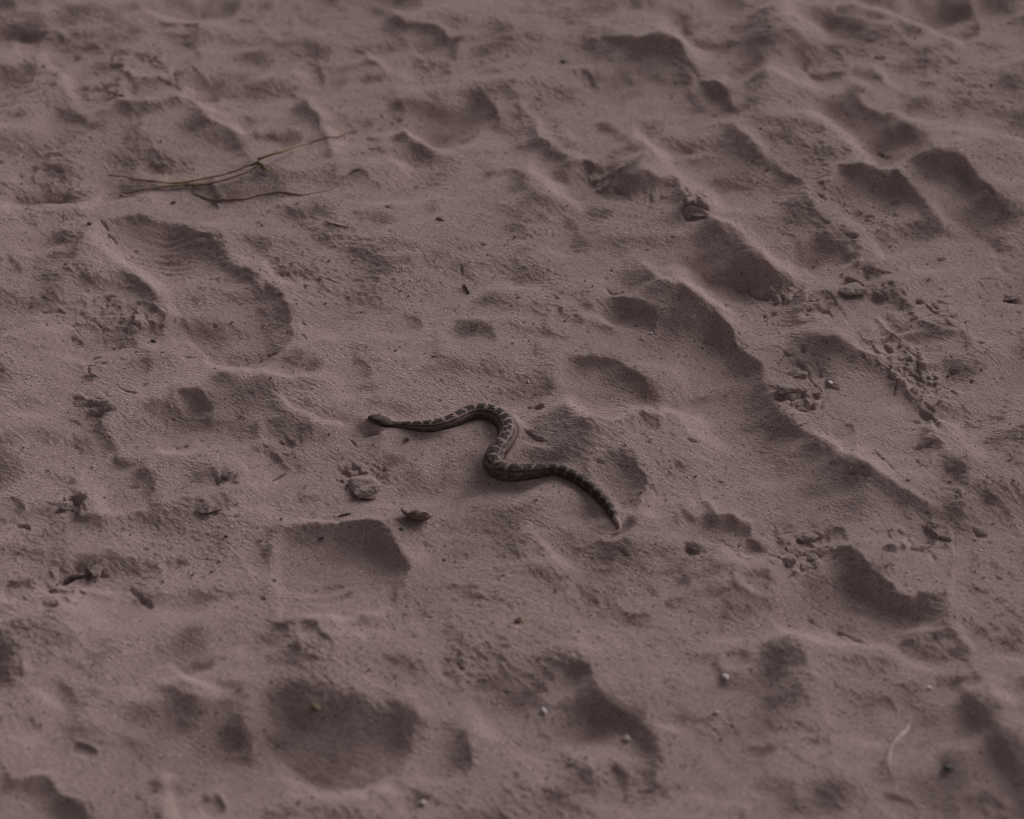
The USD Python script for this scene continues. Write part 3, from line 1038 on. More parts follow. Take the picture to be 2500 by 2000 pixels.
# the same kind of trodden sand goes on beyond the frame: more prints, shallower with distance
brng = np.random.default_rng(123)
for _ in range(420):
    bx, by = brng.uniform(X0 + .05, X1 - .05), brng.uniform(Y0 + .05, Y1 - .05)
    ra, asp_, rot_, dep_ = brng.uniform(.022, .062), brng.uniform(.5, .85), brng.uniform(.2, 2.2), brng.uniform(.003, .009)
    ja, jb = int((by - Y0 - 2 * ra) / G), int((by - Y0 + 2 * ra) / G); ia, ib = int((bx - X0 - 2 * ra) / G), int((bx - X0 + 2 * ra) / G)
    sl = (slice(max(ja, 0), jb), slice(max(ia, 0), ib))
    if inside[sl].size == 0 or inside[sl].min() > .98: continue
    qx, qy = GX[sl] - bx, GY[sl] - by
    u = qx * math.cos(rot_) + qy * math.sin(rot_); v = (-qx * math.sin(rot_) + qy * math.cos(rot_)) / asp_
    rr_ = np.hypot(u, v) / ra * (1 + .08 * mid[sl])
    h[sl] += (1 - inside[sl]) * dep_ * (-(1 - smoothstep((rr_ - .45) / .6)) + .4 * np.exp(-((rr_ - 1.06) / .22) ** 2))
h_broad = ndimage.gaussian_filter(h, 9 * K_)
# grain of the sand: crumbly on the ridges and between the prints, smooth where a foot pressed
SMOOTH_SPOTS = [(460, 690, 130, 80), (720, 1210, 110, 95), (700, 1560, 190, 110), (1260, 815, 110, 60), (1290, 1020, 80, 60), (950, 250, 110, 60),
                (400, 20, 110, 40), (1580, 800, 120, 60), (1170, 990, 120, 25), (1700, 540, 110, 40), (2020, 560, 130, 60), (1960, 430, 120, 60),
                (1400, 1140, 60, 40), (200, 1320, 90, 50), (1950, 1600, 220, 130), (640, 270, 90, 60), (460, 1420, 160, 90), (250, 1560, 170, 110), (940, 1620, 110, 90), (1560, 1640, 160, 90), (760, 180, 120, 70), (1350, 210, 150, 60), (860, 470, 100, 50), (2000, 1180, 120, 60), (1340, 1500, 130, 90)]
rough = np.ones((TH, TW), np.float32)
for cx, cy, rx, ry in SMOOTH_SPOTS:
    r = ((xx - TM) * 2 - cx) ** 2 / rx ** 2 + ((yy - TM) * 2 - cy) ** 2 / ry ** 2
    rough = np.minimum(rough, 1 - 0.72 * np.exp(-(r ** 1.5)))
rgh = sample_map(rough, px, py, cval=1.0)
patch = np.clip(0.66 + 0.28 * gfield(26, 21), 0.25, 1.9)
rgh = rgh * patch * (1 + 0.12 * sample_map(crest, px, py))
def streaky(s_across, s_along, seed):
    """crumb-sized relief drawn out a little across the light"""
    n_ = np.random.default_rng(seed).standard_normal(shape).astype(np.float32)
    kp = KX * math.cos(0.62) - KY * math.sin(0.62); kq = KX * math.sin(0.62) + KY * math.cos(0.62)
    f_ = sfft.irfft2(sfft.rfft2(n_, workers=4) * np.exp(-0.5 * ((kp * s_along) ** 2 + (kq * s_across) ** 2)), s=shape, workers=4)
    return (f_ / f_.std()).astype(np.float32)
grain = 0.00022 * streaky(0.0009, 0.0015, 31) + 0.00021 * streaky(0.0018, 0.0030, 32) + 0.00013 * streaky(0.0040, 0.0060, 33)
lump = np.maximum(gfield(2.0, 34) - 1.8, 0) * 0.0009
dent = np.maximum(gfield((1.3, 1.9), 35) - 2.1, 0) * -0.0012
tm = np.exp(-(((px - 400) / 105) ** 2 + ((py - 545) / 55) ** 2) ** 2)
tread = 0.0008 * tm * np.sin(2 * np.pi * (GY + 0.16 * GX) / 0.0125) * np.clip(0.6 + 0.6 * gfield(12, 61), 0, 1.4)
tm2 = np.exp(-(((px - 700) / 60) ** 2 + ((py - 1245) / 30) ** 2) ** 2)
tread += 0.0013 * tm2 * np.sin(2 * np.pi * (GY - 0.22 * GX + 0.004 * gfield(14, 62)) / 0.021)
# crust broken into small plates along the ridges and around the clods: centre, half axes, tilt of the patch, strength
CRUSTS = [(1690, 808, 70, 62, 40, 1.0), (1905, 760, 125, 42, 38, 1.0), (1640, 605, 75, 36, 30, .8), (1465, 432, 45, 34, 20, .8), (1510, 1150, 60, 34, 0, .7),
          (1700, 1150, 85, 48, 0, .9), (765, 995, 60, 34, 0, .9), (150, 1050, 40, 44, 0, .8), (165, 1225, 75, 48, -15, .8), (1960, 905, 60, 50, 45, .7),
          (1310, 385, 100, 44, 15, .7), (195, 830, 50, 85, 10, .7), (610, 590, 62, 40, 20, .5), (1880, 610, 140, 60, 25, .55), (1935, 1125, 70, 60, 20, .7),
          (1730, 660, 90, 40, 30, .6), (2110, 620, 50, 40, 10, .7), (240, 660, 120, 70, 10, .45), (1980, 1010, 90, 50, 40, .5), (1850, 1230, 110, 50, 35, .6),
          (1000, 1400, 70, 40, 0, .45), (1800, 420, 110, 50, 35, .45), (480, 1000, 40, 24, 0, .6), (560, 960, 140, 50, 10, .25), (300, 170, 130, 70, 10, .35)]
cm = np.zeros((TH, TW), np.float32)
for cx, cy, rx, ry, rot, st in CRUSTS:
    u = (xx - TM) * 2 - cx; v = (yy - TM) * 2 - cy; c_, s_ = math.cos(math.radians(rot)), math.sin(math.radians(rot))
    cm = np.maximum(cm, st * np.exp(-(((u * c_ + v * s_) / rx) ** 2 + ((-u * s_ + v * c_) / ry) ** 2) ** 1.5))
cmask = sample_map(cm, px, py)
cmask = np.clip(cmask * (0.8 + 0.55 * gfield(7, 71)), 0, 1.2)
plates = np.zeros(shape, np.float32)
sel = cmask > 0.06
P2 = np.stack([GX[sel], GY[sel]], 1) + 0.0012 * np.stack([gfield(2.5, 72)[sel], gfield(2.5, 73)[sel]], 1)
for cs, hgt, crk, sd_ in ((0.021, 0.0024, 0.0026, 74), (0.0075, 0.0010, 0.0010, 75)):
    r_ = np.random.default_rng(sd_)
    npt = int((X1 - X0) * (Y1 - Y0) / cs ** 2)
    seeds = np.stack([r_.uniform(X0, X1, npt), r_.uniform(Y0, Y1, npt)], 1)
    d2, i2 = cKDTree(seeds).query(P2, k=2, workers=4)
    off = r_.standard_normal(npt).clip(-1.6, 1.6); tilt = r_.standard_normal((npt, 2)) * 0.12
    q_ = P2 - seeds[i2[:, 0]]
    gap = (d2[:, 1] - d2[:, 0])
    edge_ = smoothstep(gap / (0.22 * cs))
    crack_on = (r_.uniform(0, 1, npt)[i2[:, 0]] + r_.uniform(0, 1, npt)[i2[:, 1]]) > 0.8
    plates[sel] += edge_ * (hgt * off[i2[:, 0]] + (q_ * tilt[i2[:, 0]]).sum(1)) - crk * crack_on * (1 - smoothstep(gap / (0.16 * cs)))
h = h + np.clip(cmask, 0, 1) * plates
h = h + tread + rgh * (grain + lump + dent) - 0.0050 * gv

# ------------------------------------------------------------------ the snake's path, and the sand under it
def hz(x, y, m=None, order=1):
    m = h if m is None else m
    x, y = np.asarray(x, float), np.asarray(y, float)
    r = ndimage.map_coordinates(m, [(np.atleast_1d(y) - Y0) / G, (np.atleast_1d(x) - X0) / G], order=order, mode='nearest')
    return r.reshape(x.shape)

def place(px_, py_, lift=0.0, m=None):
    d = ray(px_, py_); z = 0.0
    for _ in range(25):
        s = (z + lift - eye[2]) / d[2]
        q = eye + s * d
        z = 0.5 * z + 0.5 * float(hz(q[0], q[1], m))
    return np.array([q[0], q[1], float(hz(q[0], q[1], m))])

# snout to tail tip: tile x, y and half width, enlarged 1/0.28 from the measuring grid
SNAKE = [(120, 212, 14), (145, 214, 30), (185, 220, 38), (235, 236, 44), (275, 250, 36), (312, 256, 25), (360, 259, 24), (420, 264, 29), (500, 272, 38), (600, 272, 45),
         (690, 253, 48), (770, 220, 50), (850, 182, 52), (925, 162, 55), (1000, 162, 57), (1070, 180, 58), (1130, 216, 59), (1166, 270, 60), (1172, 330, 61),
         (1145, 388, 62), (1105, 435, 62), (1072, 485, 62), (1062, 535, 62), (1085, 582, 61), (1140, 612, 60), (1210, 625, 60), (1300, 626, 57), (1390, 618, 50),
         (1470, 604, 42), (1550, 603, 38), (1630, 626, 38), (1710, 672, 38), (1785, 732, 37), (1855, 800, 35), (1915, 868, 32), (1965, 935, 27), (1998, 985, 20),
         (2018, 1022, 12), (2012, 1052, 8), (1985, 1074, 6), (1950, 1094, 2.5)]
PX2M = DIST / PXM
sn = []
for ux, uy, hw in SNAKE:
    r = hw * 0.28 * PX2M * 1.12
    q = place(741.7 + 0.28 * ux, 819.3 + 0.28 * uy, lift=0.72 * r, m=h_broad)
    sn.append((q[0], q[1], r))
sn = np.array(sn)
tpar = np.r_[0, np.cumsum(np.linalg.norm(np.diff(sn[:, :2], axis=0), axis=1))]
from scipy.interpolate import PchipInterpolator, CubicSpline
NS = 1500
ss = np.linspace(0, tpar[-1], NS)
sx, sy = CubicSpline(tpar, sn[:, 0])(ss), CubicSpline(tpar, sn[:, 1])(ss)
sr = PchipInterpolator(tpar, sn[:, 2])(ss)
sx, sy = ndimage.gaussian_filter1d(sx, 10, mode='nearest'), ndimage.gaussian_filter1d(sy, 10, mode='nearest')
# bed: distance of every cell near the body to its centre line
tree = cKDTree(np.c_[sx, sy])
near = (GX > sx.min() - .08) & (GX < sx.max() + .08) & (GY > sy.min() - .08) & (GY < sy.max() + .08)
dist, idx = tree.query(np.c_[GX[near], GY[near]])
rr = sr[idx]
calm = ndimage.gaussian_filter(h_broad, 12 * K_)
bz = calm[near]
wgt = smoothstep((dist - rr * 0.9) / 0.015)
hb = h[near]
base = bz + (hb - bz) * wgt
berm = 0.0028 * np.exp(-((dist - rr * 1.25) / 0.0038) ** 2) * (rr / 0.0085) * np.clip(0.55 + 0.7 * gfield(9, 41)[near], 0, 1.6)
sag = -0.0022 * np.exp(-(dist / (rr * 0.8)) ** 4)
h[near] = base + (berm + sag) * smoothstep((rr - 0.001) / 0.002) + (1 - wgt) * 0.5 * (rgh * grain)[near]

# ------------------------------------------------------------------ materials
def sand_material(name, base=(0.353, 0.272, 0.264), dark=(0.30, 0.226, 0.213), bump=0.7):
    n = {'tc': ('geometry', {}),
         'n1': ('noise_texture', {'scale': 7.0, 'detail': 5.0, 'roughness': 0.6}),
         'r1': ('rgb_ramp', {'ramp': [(0.3, dark), (0.5, base), (0.72, base)]}),
         'n2': ('noise_texture', {'scale': 780.0, 'detail': 2.0, 'roughness': 0.7}),
         'r2': ('rgb_ramp', {'ramp': [(0.25, (0.20, 0.19, 0.19)), (0.42, (0.72, 0.715, 0.72)), (0.58, (1.18, 1.17, 1.15)), (0.74, (2.1, 2.05, 1.98))]}),
         'v': ('voronoi_texture', {'scale': 420.0}),
         'r3': ('rgb_ramp', {'ramp': [(0.0, (0.4, 0.35, 0.32)), (0.012, (0.5, 0.45, 0.42)), (0.03, (1, 1, 1)), (0.985, (1, 1, 1)), (1, (1.5, 1.47, 1.45))], 'interpolate': True}),
         'sep': ('separate_color', {}),
         'm1': ('mix_color', {'blend_type': 'multiply', 'fac': 0.75, 'use_clamp': False}),
         'm2': ('mix_color', {'blend_type': 'multiply', 'fac': 0.8, 'use_clamp': False}),
         'nb': ('noise_texture', {'scale': 300.0, 'detail': 3.0, 'roughness': 0.72}),
         'mp': ('mapping', {'mapping_type': 'texture', 'rotation': (0, 0, -0.61), 'scale': (1.9, 1.0, 1.0)}),
         'pn': ('noise_texture', {'scale': 11.0, 'detail': 3.0}), 'pr': ('map_range', {'from_min': 0.38, 'from_max': 0.62, 'to_min': 0.45 * bump, 'to_max': bump, 'clamp': True}),
         'b': ('bump', {'strength': bump, 'distance': 0.0034}),
         'p': ('principled_bsdf', {'roughness': 0.95, 'specular_ior_level': 0.12, 'diffuse_roughness': 0.6})}
    l = [('tc.position', 'n1.vector'), ('tc.position', 'n2.vector'), ('tc.position', 'v.vector'), ('tc.position', 'mp.vector'), ('mp.vector', 'nb.vector'),
         ('n1.fac', 'r1.fac'), ('n2.fac', 'r2.fac'), ('v.color', 'sep.color'), ('sep.r', 'r3.fac'),
         ('r1.color', 'm1.a'), ('r2.color', 'm1.b'), ('m1.result', 'm2.a'), ('r3.color', 'm2.b'), ('m2.result', 'p.base_color'),
         ('tc.position', 'pn.vector'), ('pn.fac', 'pr.value'), ('pr.result', 'b.strength'), ('nb.fac', 'b.height'), ('b.normal', 'p.normal')]
    return usdkit.material(stage, f'/World/Looks/{name}', n, l, surface='p.BSDF')

SAND = sand_material('sand')
CRUST = sand_material('sand_crust', base=(0.335, 0.266, 0.258), dark=(0.30, 0.236, 0.224))

def plain(name, a, b, scale=300.0, rough=0.7, spec=0.3, bump=0.2, stretch=None):
    n = {'tc': ('geometry', {}), 'mp': ('mapping', {'scale': stretch or (1, 1, 1)}), 'n': ('noise_texture', {'scale': scale, 'detail': 4.0}),
         'r': ('rgb_ramp', {'ramp': [(0.3, a), (0.7, b)]}), 'b': ('bump', {'strength': bump, 'distance': 0.001}),
         'p': ('principled_bsdf', {'roughness': rough, 'specular_ior_level': spec})}
    return usdkit.material(stage, f'/World/Looks/{name}', n, [('tc.position', 'mp.vector'), ('mp.vector', 'n.vector'), ('n.fac', 'r.fac'), ('r.color', 'p.base_color'), ('n.fac', 'b.height'), ('b.normal', 'p.normal')], surface='p.BSDF')

STRAW = plain('dry_straw', (0.07, 0.046, 0.026), (0.20, 0.135, 0.08), 160)
ROOT = plain('root_bark', (0.13, 0.088, 0.068), (0.24, 0.165, 0.135), 260)
PALE_GRASS = plain('pale_grass', (0.22, 0.178, 0.163), (0.31, 0.255, 0.236), 120)
TWIG = plain('dark_twig', (0.034, 0.025, 0.024), (0.085, 0.06, 0.055), 300)
STONE_DARK = plain('dark_stone', (0.05, 0.045, 0.042), (0.12, 0.10, 0.09), 260)
STONE_BROWN = plain('brown_stone', (0.10, 0.07, 0.04), (0.2, 0.14, 0.09), 260)
STONE_PALE = plain('pale_stone', (0.32, 0.26, 0.24), (0.44, 0.37, 0.35), 260)
SHELL = plain('white_shell', (0.34, 0.31, 0.33), (0.47, 0.43, 0.455), 200)
HUSK = plain('brown_husk', (0.085, 0.056, 0.043), (0.17, 0.118, 0.092), 240)

# ------------------------------------------------------------------ the sand as one sheet out to the horizon
def axis(lo, hi, step, far_to, grow=1.12):
    a = list(np.arange(lo, hi + step / 2, step)); s = step; left, rightv = [], []
    x = lo
    while x > -far_to: s *= grow; x -= s; left.append(x)
    s, x = step, hi
    while x < far_to: s *= grow; x += s; rightv.append(x)
    return np.array(left[::-1] + a + rightv)
# u is a column coordinate that fans out with distance, so that the fine part follows what can be seen
vy = axis(-0.66, 0.86, 0.00148, 80.0)
vu = axis(-0.575, 0.575, 0.00124, 70.0)
U, V = np.meshgrid(vu, vy)
fan = 1.0 + 0.29 * np.clip(V, -1.0, 1.2)
MX = U * fan
MY = V
inner = smoothstep(np.minimum(1.2 - np.abs(MX), np.minimum(MY + 1.1, 1.4 - MY)) / 0.25)
MZ = hz(np.clip(MX, X0, X1), np.clip(MY, Y0, Y1), order=1) * inner
import meshkit
pfar = np.stack([MX * 1.3, MY * 1.3, np.zeros_like(MX)], -1)
out = inner < 0.999
roll = np.zeros_like(MX)
near_ = 1 - smoothstep((np.hypot(MX[out], MY[out]) - 1.5) / 6)
roll[out] = (meshkit.noise(pfar[out] * 2.0, 5) - 0.5) * 0.02 + (meshkit.noise(pfar[out] * 9.0, 7) - 0.5) * 0.022 * near_ + (meshkit.noise(pfar[out] * 21.0, 8) - 0.5) * 0.008 * near_ + (meshkit.noise(pfar[out] * 0.25, 6) - 0.5) * 0.12 * smoothstep((np.hypot(MX[out], MY[out]) - 1.5) / 4)
MZ = MZ + roll * (1 - inner)
nr, nc = MX.shape
i = np.arange(nr * nc).reshape(nr, nc)
quads = np.stack([i[:-1, :-1], i[:-1, 1:], i[1:, 1:], i[1:, :-1]], -1).reshape(-1, 4)
gm = UsdGeom.Mesh.Define(stage, '/World/ground')
gv_ = np.stack([MX, MY, MZ], -1).astype(np.float32)
du = np.gradient(gv_, axis=1); dv = np.gradient(gv_, axis=0)
nrm = np.cross(du, dv); nrm /= np.linalg.norm(nrm, axis=-1, keepdims=True)
gm.CreatePointsAttr(Vt.Vec3fArray.FromNumpy(gv_.reshape(-1, 3)))
gm.CreateFaceVertexCountsAttr(Vt.IntArray.FromNumpy(np.full(len(quads), 4, np.int32)))
gm.CreateFaceVertexIndicesAttr(Vt.IntArray.FromNumpy(quads.astype(np.int32).ravel()))
gm.CreateSubdivisionSchemeAttr('none')
gm.CreateNormalsAttr(Vt.Vec3fArray.FromNumpy(nrm.reshape(-1, 3).astype(np.float32)))
gm.SetNormalsInterpolation('vertex')
UsdShade.MaterialBindingAPI.Apply(gm.GetPrim()).Bind(SAND)
tag(gm.GetPrim(), 'dry trampled beige sand full of soft footprints and small ridges', None, None, 'structure')

# ------------------------------------------------------------------ the snake
NA = 72
ang = np.linspace(0, 2 * np.pi, NA, endpoint=False)          # 0 = top, grows to the left of the heading
tx, ty = np.gradient(sx), np.gradient(sy)
tl = np.hypot(tx, ty); tx, ty = tx / tl, ty / tl
lxn, lyn = -ty, tx                                           # left normal
bed = ndimage.gaussian_filter1d(hz(sx, sy, calm), 12, mode='nearest')
arc = ss / ss[-1]
L_all = ss[-1]
head_end = tpar[6]
headw = 1 - smoothstep((ss - tpar[4]) / (tpar[6] - tpar[4]))   # 1 on the head
flat = 0.93 - 0.27 * headw                                     # height against width
sz = bed + sr * flat * 0.70 + 0.0015 * headw - 0.0008
sz[-120:] += np.linspace(0, 1, 120) * 0.0015
ca, sa = np.cos(ang), np.sin(ang)
# round back, slightly keeled; flattened belly
prof_n = np.sign(sa) * np.abs(sa) ** 0.92
prof_u = np.where(ca > 0, ca * 1.0, -np.abs(ca) ** 0.8 * 0.72)
A, S = np.meshgrid(ang, ss)
amid = (A + np.pi) % (2 * np.pi) - np.pi                       # -pi..pi from the top
R = sr[:, None]
N_off = R * prof_n[None]; U_off = R * flat[:, None] * prof_u[None]
# head: wedge with a flat crown, brow ridges and swollen jaw corners
hs = np.clip(ss / tpar[5], 0, 1)
brow = headw * np.exp(-((ss - tpar[2] * 1.05) / 0.0035) ** 2)
crown = headw[:, None] * smoothstep((np.cos(amid) - 0.15) / 0.6)
U_off = U_off * (1 - 0.18 * crown) + brow[:, None] * 0.0009 * np.exp(-((np.abs(amid) - 0.85) / 0.28) ** 2)
jaw = headw[:, None] * np.exp(-((np.abs(amid) - 1.75) / 0.3) ** 2) * np.exp(-((S - tpar[3] * 1.02) / 0.006) ** 2)
N_off = N_off * (1 + 0.10 * jaw)
mouth = headw[:, None] * np.exp(-((np.abs(amid) - 1.98) / 0.05) ** 2) * smoothstep((tpar[4] - S) / 0.004)
N_off = N_off * (1 - 0.10 * mouth)
# keeled scales in oblique rows
row = np.round(S / 0.0021); 
ph1 = (A / (2 * np.pi) * 30 + S / 0.0042); ph2 = (A / (2 * np.pi) * 30 - S / 0.0042)
scale_h = np.abs(np.sin(np.pi * ph1)) * np.abs(np.sin(np.pi * ph2))
bump_h = 0.00028 * (scale_h - 0.5) * (R / 0.008) * (1 - 0.6 * headw[:, None])
PXs = sx[:, None] + lxn[:, None] * N_off
PYs = sy[:, None] + lyn[:, None] * N_off
PZs = sz[:, None] + U_off
cx_, cy_, cz_ = sx[:, None], sy[:, None], sz[:, None]
ddx, ddy, ddz = PXs - cx_, PYs - cy_, PZs - cz_
dn = np.sqrt(ddx ** 2 + ddy ** 2 + ddz ** 2) + 1e-9
PXs += ddx / dn * bump_h; PYs += ddy / dn * bump_h; PZs += ddz / dn * bump_h
verts = np.stack([PXs, PYs, PZs], -1).reshape(-1, 3)
ii = np.arange(NS * NA).reshape(NS, NA); jn = np.roll(ii, -1, axis=1)
q4 = np.stack([ii[:-1], ii[1:], jn[1:], jn[:-1]], -1).reshape(-1, 4)
tri = np.vstack([q4[:, [0, 1, 2]], q4[:, [0, 2, 3]]])
c0, c1 = len(verts), len(verts) + 1
verts = np.vstack([verts, [sx[0] - tx[0] * 0.0016, sy[0] - ty[0] * 0.0016, sz[0]], [sx[-1] + tx[-1] * .001, sy[-1] + ty[-1] * .001, sz[-1]]])
tri = np.vstack([tri, np.stack([np.full(NA, c0), ii[0], jn[0]], 1), np.stack([np.full(NA, c1), jn[-1], ii[-1]], 1)])
# skin pattern: dark saddles edged pale, a pale and a dark stripe along the flank, blotches below, a darker tail
def nz(a, b, seed, k=1.0):
    return meshkit.noise(np.stack([a * k, b * k, np.zeros_like(a)], -1), seed)
aa = np.abs(amid); sgnA = np.where(amid >= 0, 1.0, -1.0)
per = 0.0125
warp = (nz(S / 0.012, sgnA + aa, 3) - 0.5) * 0.5
phase = S / per + warp
cell = phase - np.floor(phase)
bar = smoothstep((np.minimum(cell, 1 - cell) - 0.10) / 0.06)             # 0 on the pale cross bars
wid = 0.46 + 0.10 * np.cos(2 * np.pi * cell) + (nz(np.floor(phase), sgnA, 8) - 0.5) * 0.15
sad = bar * (1 - smoothstep((aa - wid) / 0.07))
pale_edge = np.exp(-((aa - wid - 0.12) / 0.085) ** 2)
crossbar = (1 - bar) * (1 - smoothstep((aa - wid) / 0.1))
dark_lat = np.exp(-((aa - 0.80 - 0.05 * np.sin(2 * np.pi * phase)) / 0.12) ** 2)
pale_lat = np.exp(-((aa - 1.08) / 0.13) ** 2)
blot2 = np.exp(-((aa - 1.42) / 0.15) ** 2) * smoothstep((np.sin(2 * np.pi * (phase + 0.5)) + 0.1) / 0.5)
belly = smoothstep((aa - 1.75) / 0.3)
speck = nz(S / 0.0016, A * 5.5, 12)
speck2 = nz(S / 0.0032, A * 2.6, 14)
val = np.full_like(S, 0.125)
val = val * (0.75 + 0.5 * speck2)
def blend(v, amount, target): return v * (1 - amount) + target * amount
val = blend(val, sad * 0.94, 0.028)
val = blend(val, dark_lat * 0.85, 0.034)
val = blend(val, pale_edge * 0.85, 0.225)
val = blend(val, crossbar * 0.85, 0.25)
val = blend(val, pale_lat * 0.7, 0.19)
val = blend(val, blot2 * 0.6, 0.045)
val = blend(val, belly * 0.7, 0.30)
tailw = smoothstep((S - 0.60 * L_all) / (0.16 * L_all))
midw = smoothstep((S - 0.42 * L_all) / (0.1 * L_all)) * (1 - tailw)
retic = 0.045 + 0.16 * (speck > 0.58) * (speck2 > 0.4) + 0.03 * speck2
tail_val = 0.036 + 0.12 * (0.4 + 0.6 * speck) * (1 - bar) + 0.025 * speck2 * speck
val = blend(val, midw * 0.35, retic)
val = blend(val, tailw * 0.85, tail_val)
tip = smoothstep((S - (L_all - 0.036)) / 0.012)
val = blend(val, tip * 0.88, 0.36)
hd = headw[:, None] * np.ones_like(S)
head_val = 0.082 + 0.05 * (speck2 - 0.5)
head_val = blend(head_val, np.exp(-((aa - (0.95 + 0.55 * np.clip((S - tpar[1]) / (tpar[4] - tpar[1]), 0, 1))) / 0.16) ** 2) * smoothstep((S - tpar[1]) / 0.004), 0.016)
head_val = blend(head_val, np.exp(-((aa - (1.35 + 0.55 * np.clip((S - tpar[1]) / (tpar[4] - tpar[1]), 0, 1))) / 0.12) ** 2) * 0.8, 0.17)
val = blend(val, smoothstep(hd * 1.4 - 0.2), head_val)
val = np.maximum(val, 0.012) ** 1.12 * 0.86
val *= (0.80 + 0.4 * speck) * (0.72 + 0.42 * scale_h)
warmth = np.clip((val - 0.03) / 0.15, 0, 1)
col = np.stack([val * (1.26 + 0.02 * warmth), val * 0.91, val * 0.86], -1).reshape(-1, 3)
col = np.vstack([col, [[0.07, 0.06, 0.06], [0.16, 0.13, 0.11]]])
SKIN = usdkit.material(stage, '/World/Looks/snake_skin', {
    'a': ('attribute', {'attribute': 'skin'}), 'p': ('principled_bsdf', {'roughness': 0.72, 'specular_ior_level': 0.12})},
    [('a.color', 'p.base_color')], surface='p.BSDF')
EYE = usdkit.material(stage, '/World/Looks/snake_eye', {'p': ('principled_bsdf', {'base_color': (0.02, 0.016, 0.012), 'roughness': 0.12})}, [], surface='p.BSDF')
snake = thing('snake')
sp = str(snake.GetPath())
body = usdkit.mesh(stage, sp + '/body', (verts, tri), SKIN, smooth=True)
UsdGeom.PrimvarsAPI(body).CreatePrimvar('skin', Sdf.ValueTypeNames.Color3fArray, 'vertex').Set(Vt.Vec3fArray.FromNumpy(col.astype(np.float32)))
k = int(np.searchsorted(ss, tpar[2] * 1.0))
for s_ in (1, -1):
    e = trimesh.creation.icosphere(2, 0.00145)
    e.apply_translation([sx[k] + lxn[k] * s_ * sr[k] * 0.80, sy[k] + lyn[k] * s_ * sr[k] * 0.80, sz[k] + sr[k] * flat[k] * 0.52])
    obj('eye', e, EYE, sp, smooth=True)
tag(snake, 'slender dark patterned snake crawling in an S curve over the sand', 'snake')

# ------------------------------------------------------------------ small things on the sand
def tube(pts, rad, sides=8, flatten=1.0, jitter=0.0, seed=0):
    pts = np.asarray(pts, float); n = len(pts)
    rad = np.broadcast_to(np.asarray(rad, float), (n,)).copy()
    if jitter: rad *= 1 + jitter * np.random.default_rng(seed).standard_normal(n)
    t = np.gradient(pts, axis=0); t /= np.linalg.norm(t, axis=1, keepdims=True)
    sidev = np.cross([0, 0, 1.0], t); sidev /= np.linalg.norm(sidev, axis=1, keepdims=True) + 1e-9
    upv = np.cross(t, sidev)
    a = np.linspace(0, 2 * np.pi, sides, endpoint=False)
    v = pts[:, None] + rad[:, None, None] * (np.cos(a)[None, :, None] * sidev[:, None] + flatten * np.sin(a)[None, :, None] * upv[:, None])
    v = v.reshape(-1, 3)
    i = np.arange(n * sides).reshape(n, sides); j = np.roll(i, -1, axis=1)
    f = np.stack([i[:-1], j[:-1], j[1:], i[1:]], -1).reshape(-1, 4)
    f = np.vstack([f[:, [0, 1, 2]], f[:, [0, 2, 3]]])
    v = np.vstack([v, pts[0], pts[-1]])
    f = np.vstack([f, np.stack([np.full(sides, n * sides), j[0], i[0]], 1), np.stack([np.full(sides, n * sides + 1), i[-1], j[-1]], 1)])
    return trimesh.Trimesh(v, f, process=False)

def ground_line(pix, lifts, n=60):
    """a line over the sand through points of the measuring grid, with its height above the sand"""
    q = np.array([place(a, b, l) for (a, b), l in zip(pix, lifts)])
    t = np.r_[0, np.cumsum(np.linalg.norm(np.diff(q[:, :2], axis=0), axis=1))]
    tt = np.linspace(0, t[-1], n)
    F = CubicSpline if len(pix) > 3 else PchipInterpolator
    x, y = PchipInterpolator(t, q[:, 0])(tt), PchipInterpolator(t, q[:, 1])(tt)
    x, y = ndimage.gaussian_filter1d(x, 1.2, mode='nearest'), ndimage.gaussian_filter1d(y, 1.2, mode='nearest')
    l = PchipInterpolator(t, lifts)(tt)
    z = ndimage.gaussian_filter1d(hz(x, y), 2.0, mode='nearest') + l
    return np.c_[x, y, z]

def at_origin(meshes, loc):
    for m in meshes: m.apply_translation(-np.asarray(loc))
    return meshes

# dry grass: a stalk, a crumpled node and two long blades
stalk = tube(ground_line([(541, 338), (556, 331), (600, 318), (650, 302), (700, 288), (740, 277), (756, 277)], [.010, .010, .008, .006, .004, .002, .001]), np.linspace(.0018, .0007, 60), 7, 1, .10, 11)
blade_a = tube(ground_line([(543, 341), (500, 358), (450, 371), (390, 383), (340, 384), (290, 379), (250, 371), (226, 369)], [.009, .007, .005, .004, .004, .005, .005, .005]), np.r_[np.linspace(.0014, .0017, 30), np.linspace(.0017, .0013, 30)], 7, 0.6, .10, 12)
blade_b = tube(ground_line([(545, 346), (510, 367), (460, 383), (410, 388), (350, 392), (300, 399), (255, 404)], [.009, .006, .004, .003, .003, .003, .002]), np.r_[np.linspace(.0012, .0026, 30), np.linspace(.0026, .0018, 30)], 7, 0.5, .10, 13)
frays = []
for kf, (pts_, lf, r0, r1) in enumerate([([(537, 345), (546, 344), (556, 351), (566, 360)], [.007, .009, .006, .004], .0032, .0022),
                                  ([(540, 341), (550, 345), (561, 350)], [.010, .010, .009], .0022, .0008),
                                  ([(530, 350), (541, 343), (546, 339)], [.007, .010, .012], .0018, .0010),
                                  ([(552, 353), (562, 352), (565, 347)], [.006, .008, .009], .0012, .0005),
                                  ([(549, 352), (556, 359), (557, 364)], [.006, .005, .003], .0014, .0006)]):
    frays.append(tube(ground_line(pts_, lf, 18), np.linspace(r0, r1, 18), 7, .55, .16, kf))
node = trimesh.util.concatenate(frays)
g = thing('dry_grass_stem', place(545, 345)); loc = g.GetAttribute('xformOp:translate').Get(); gp = str(g.GetPath())
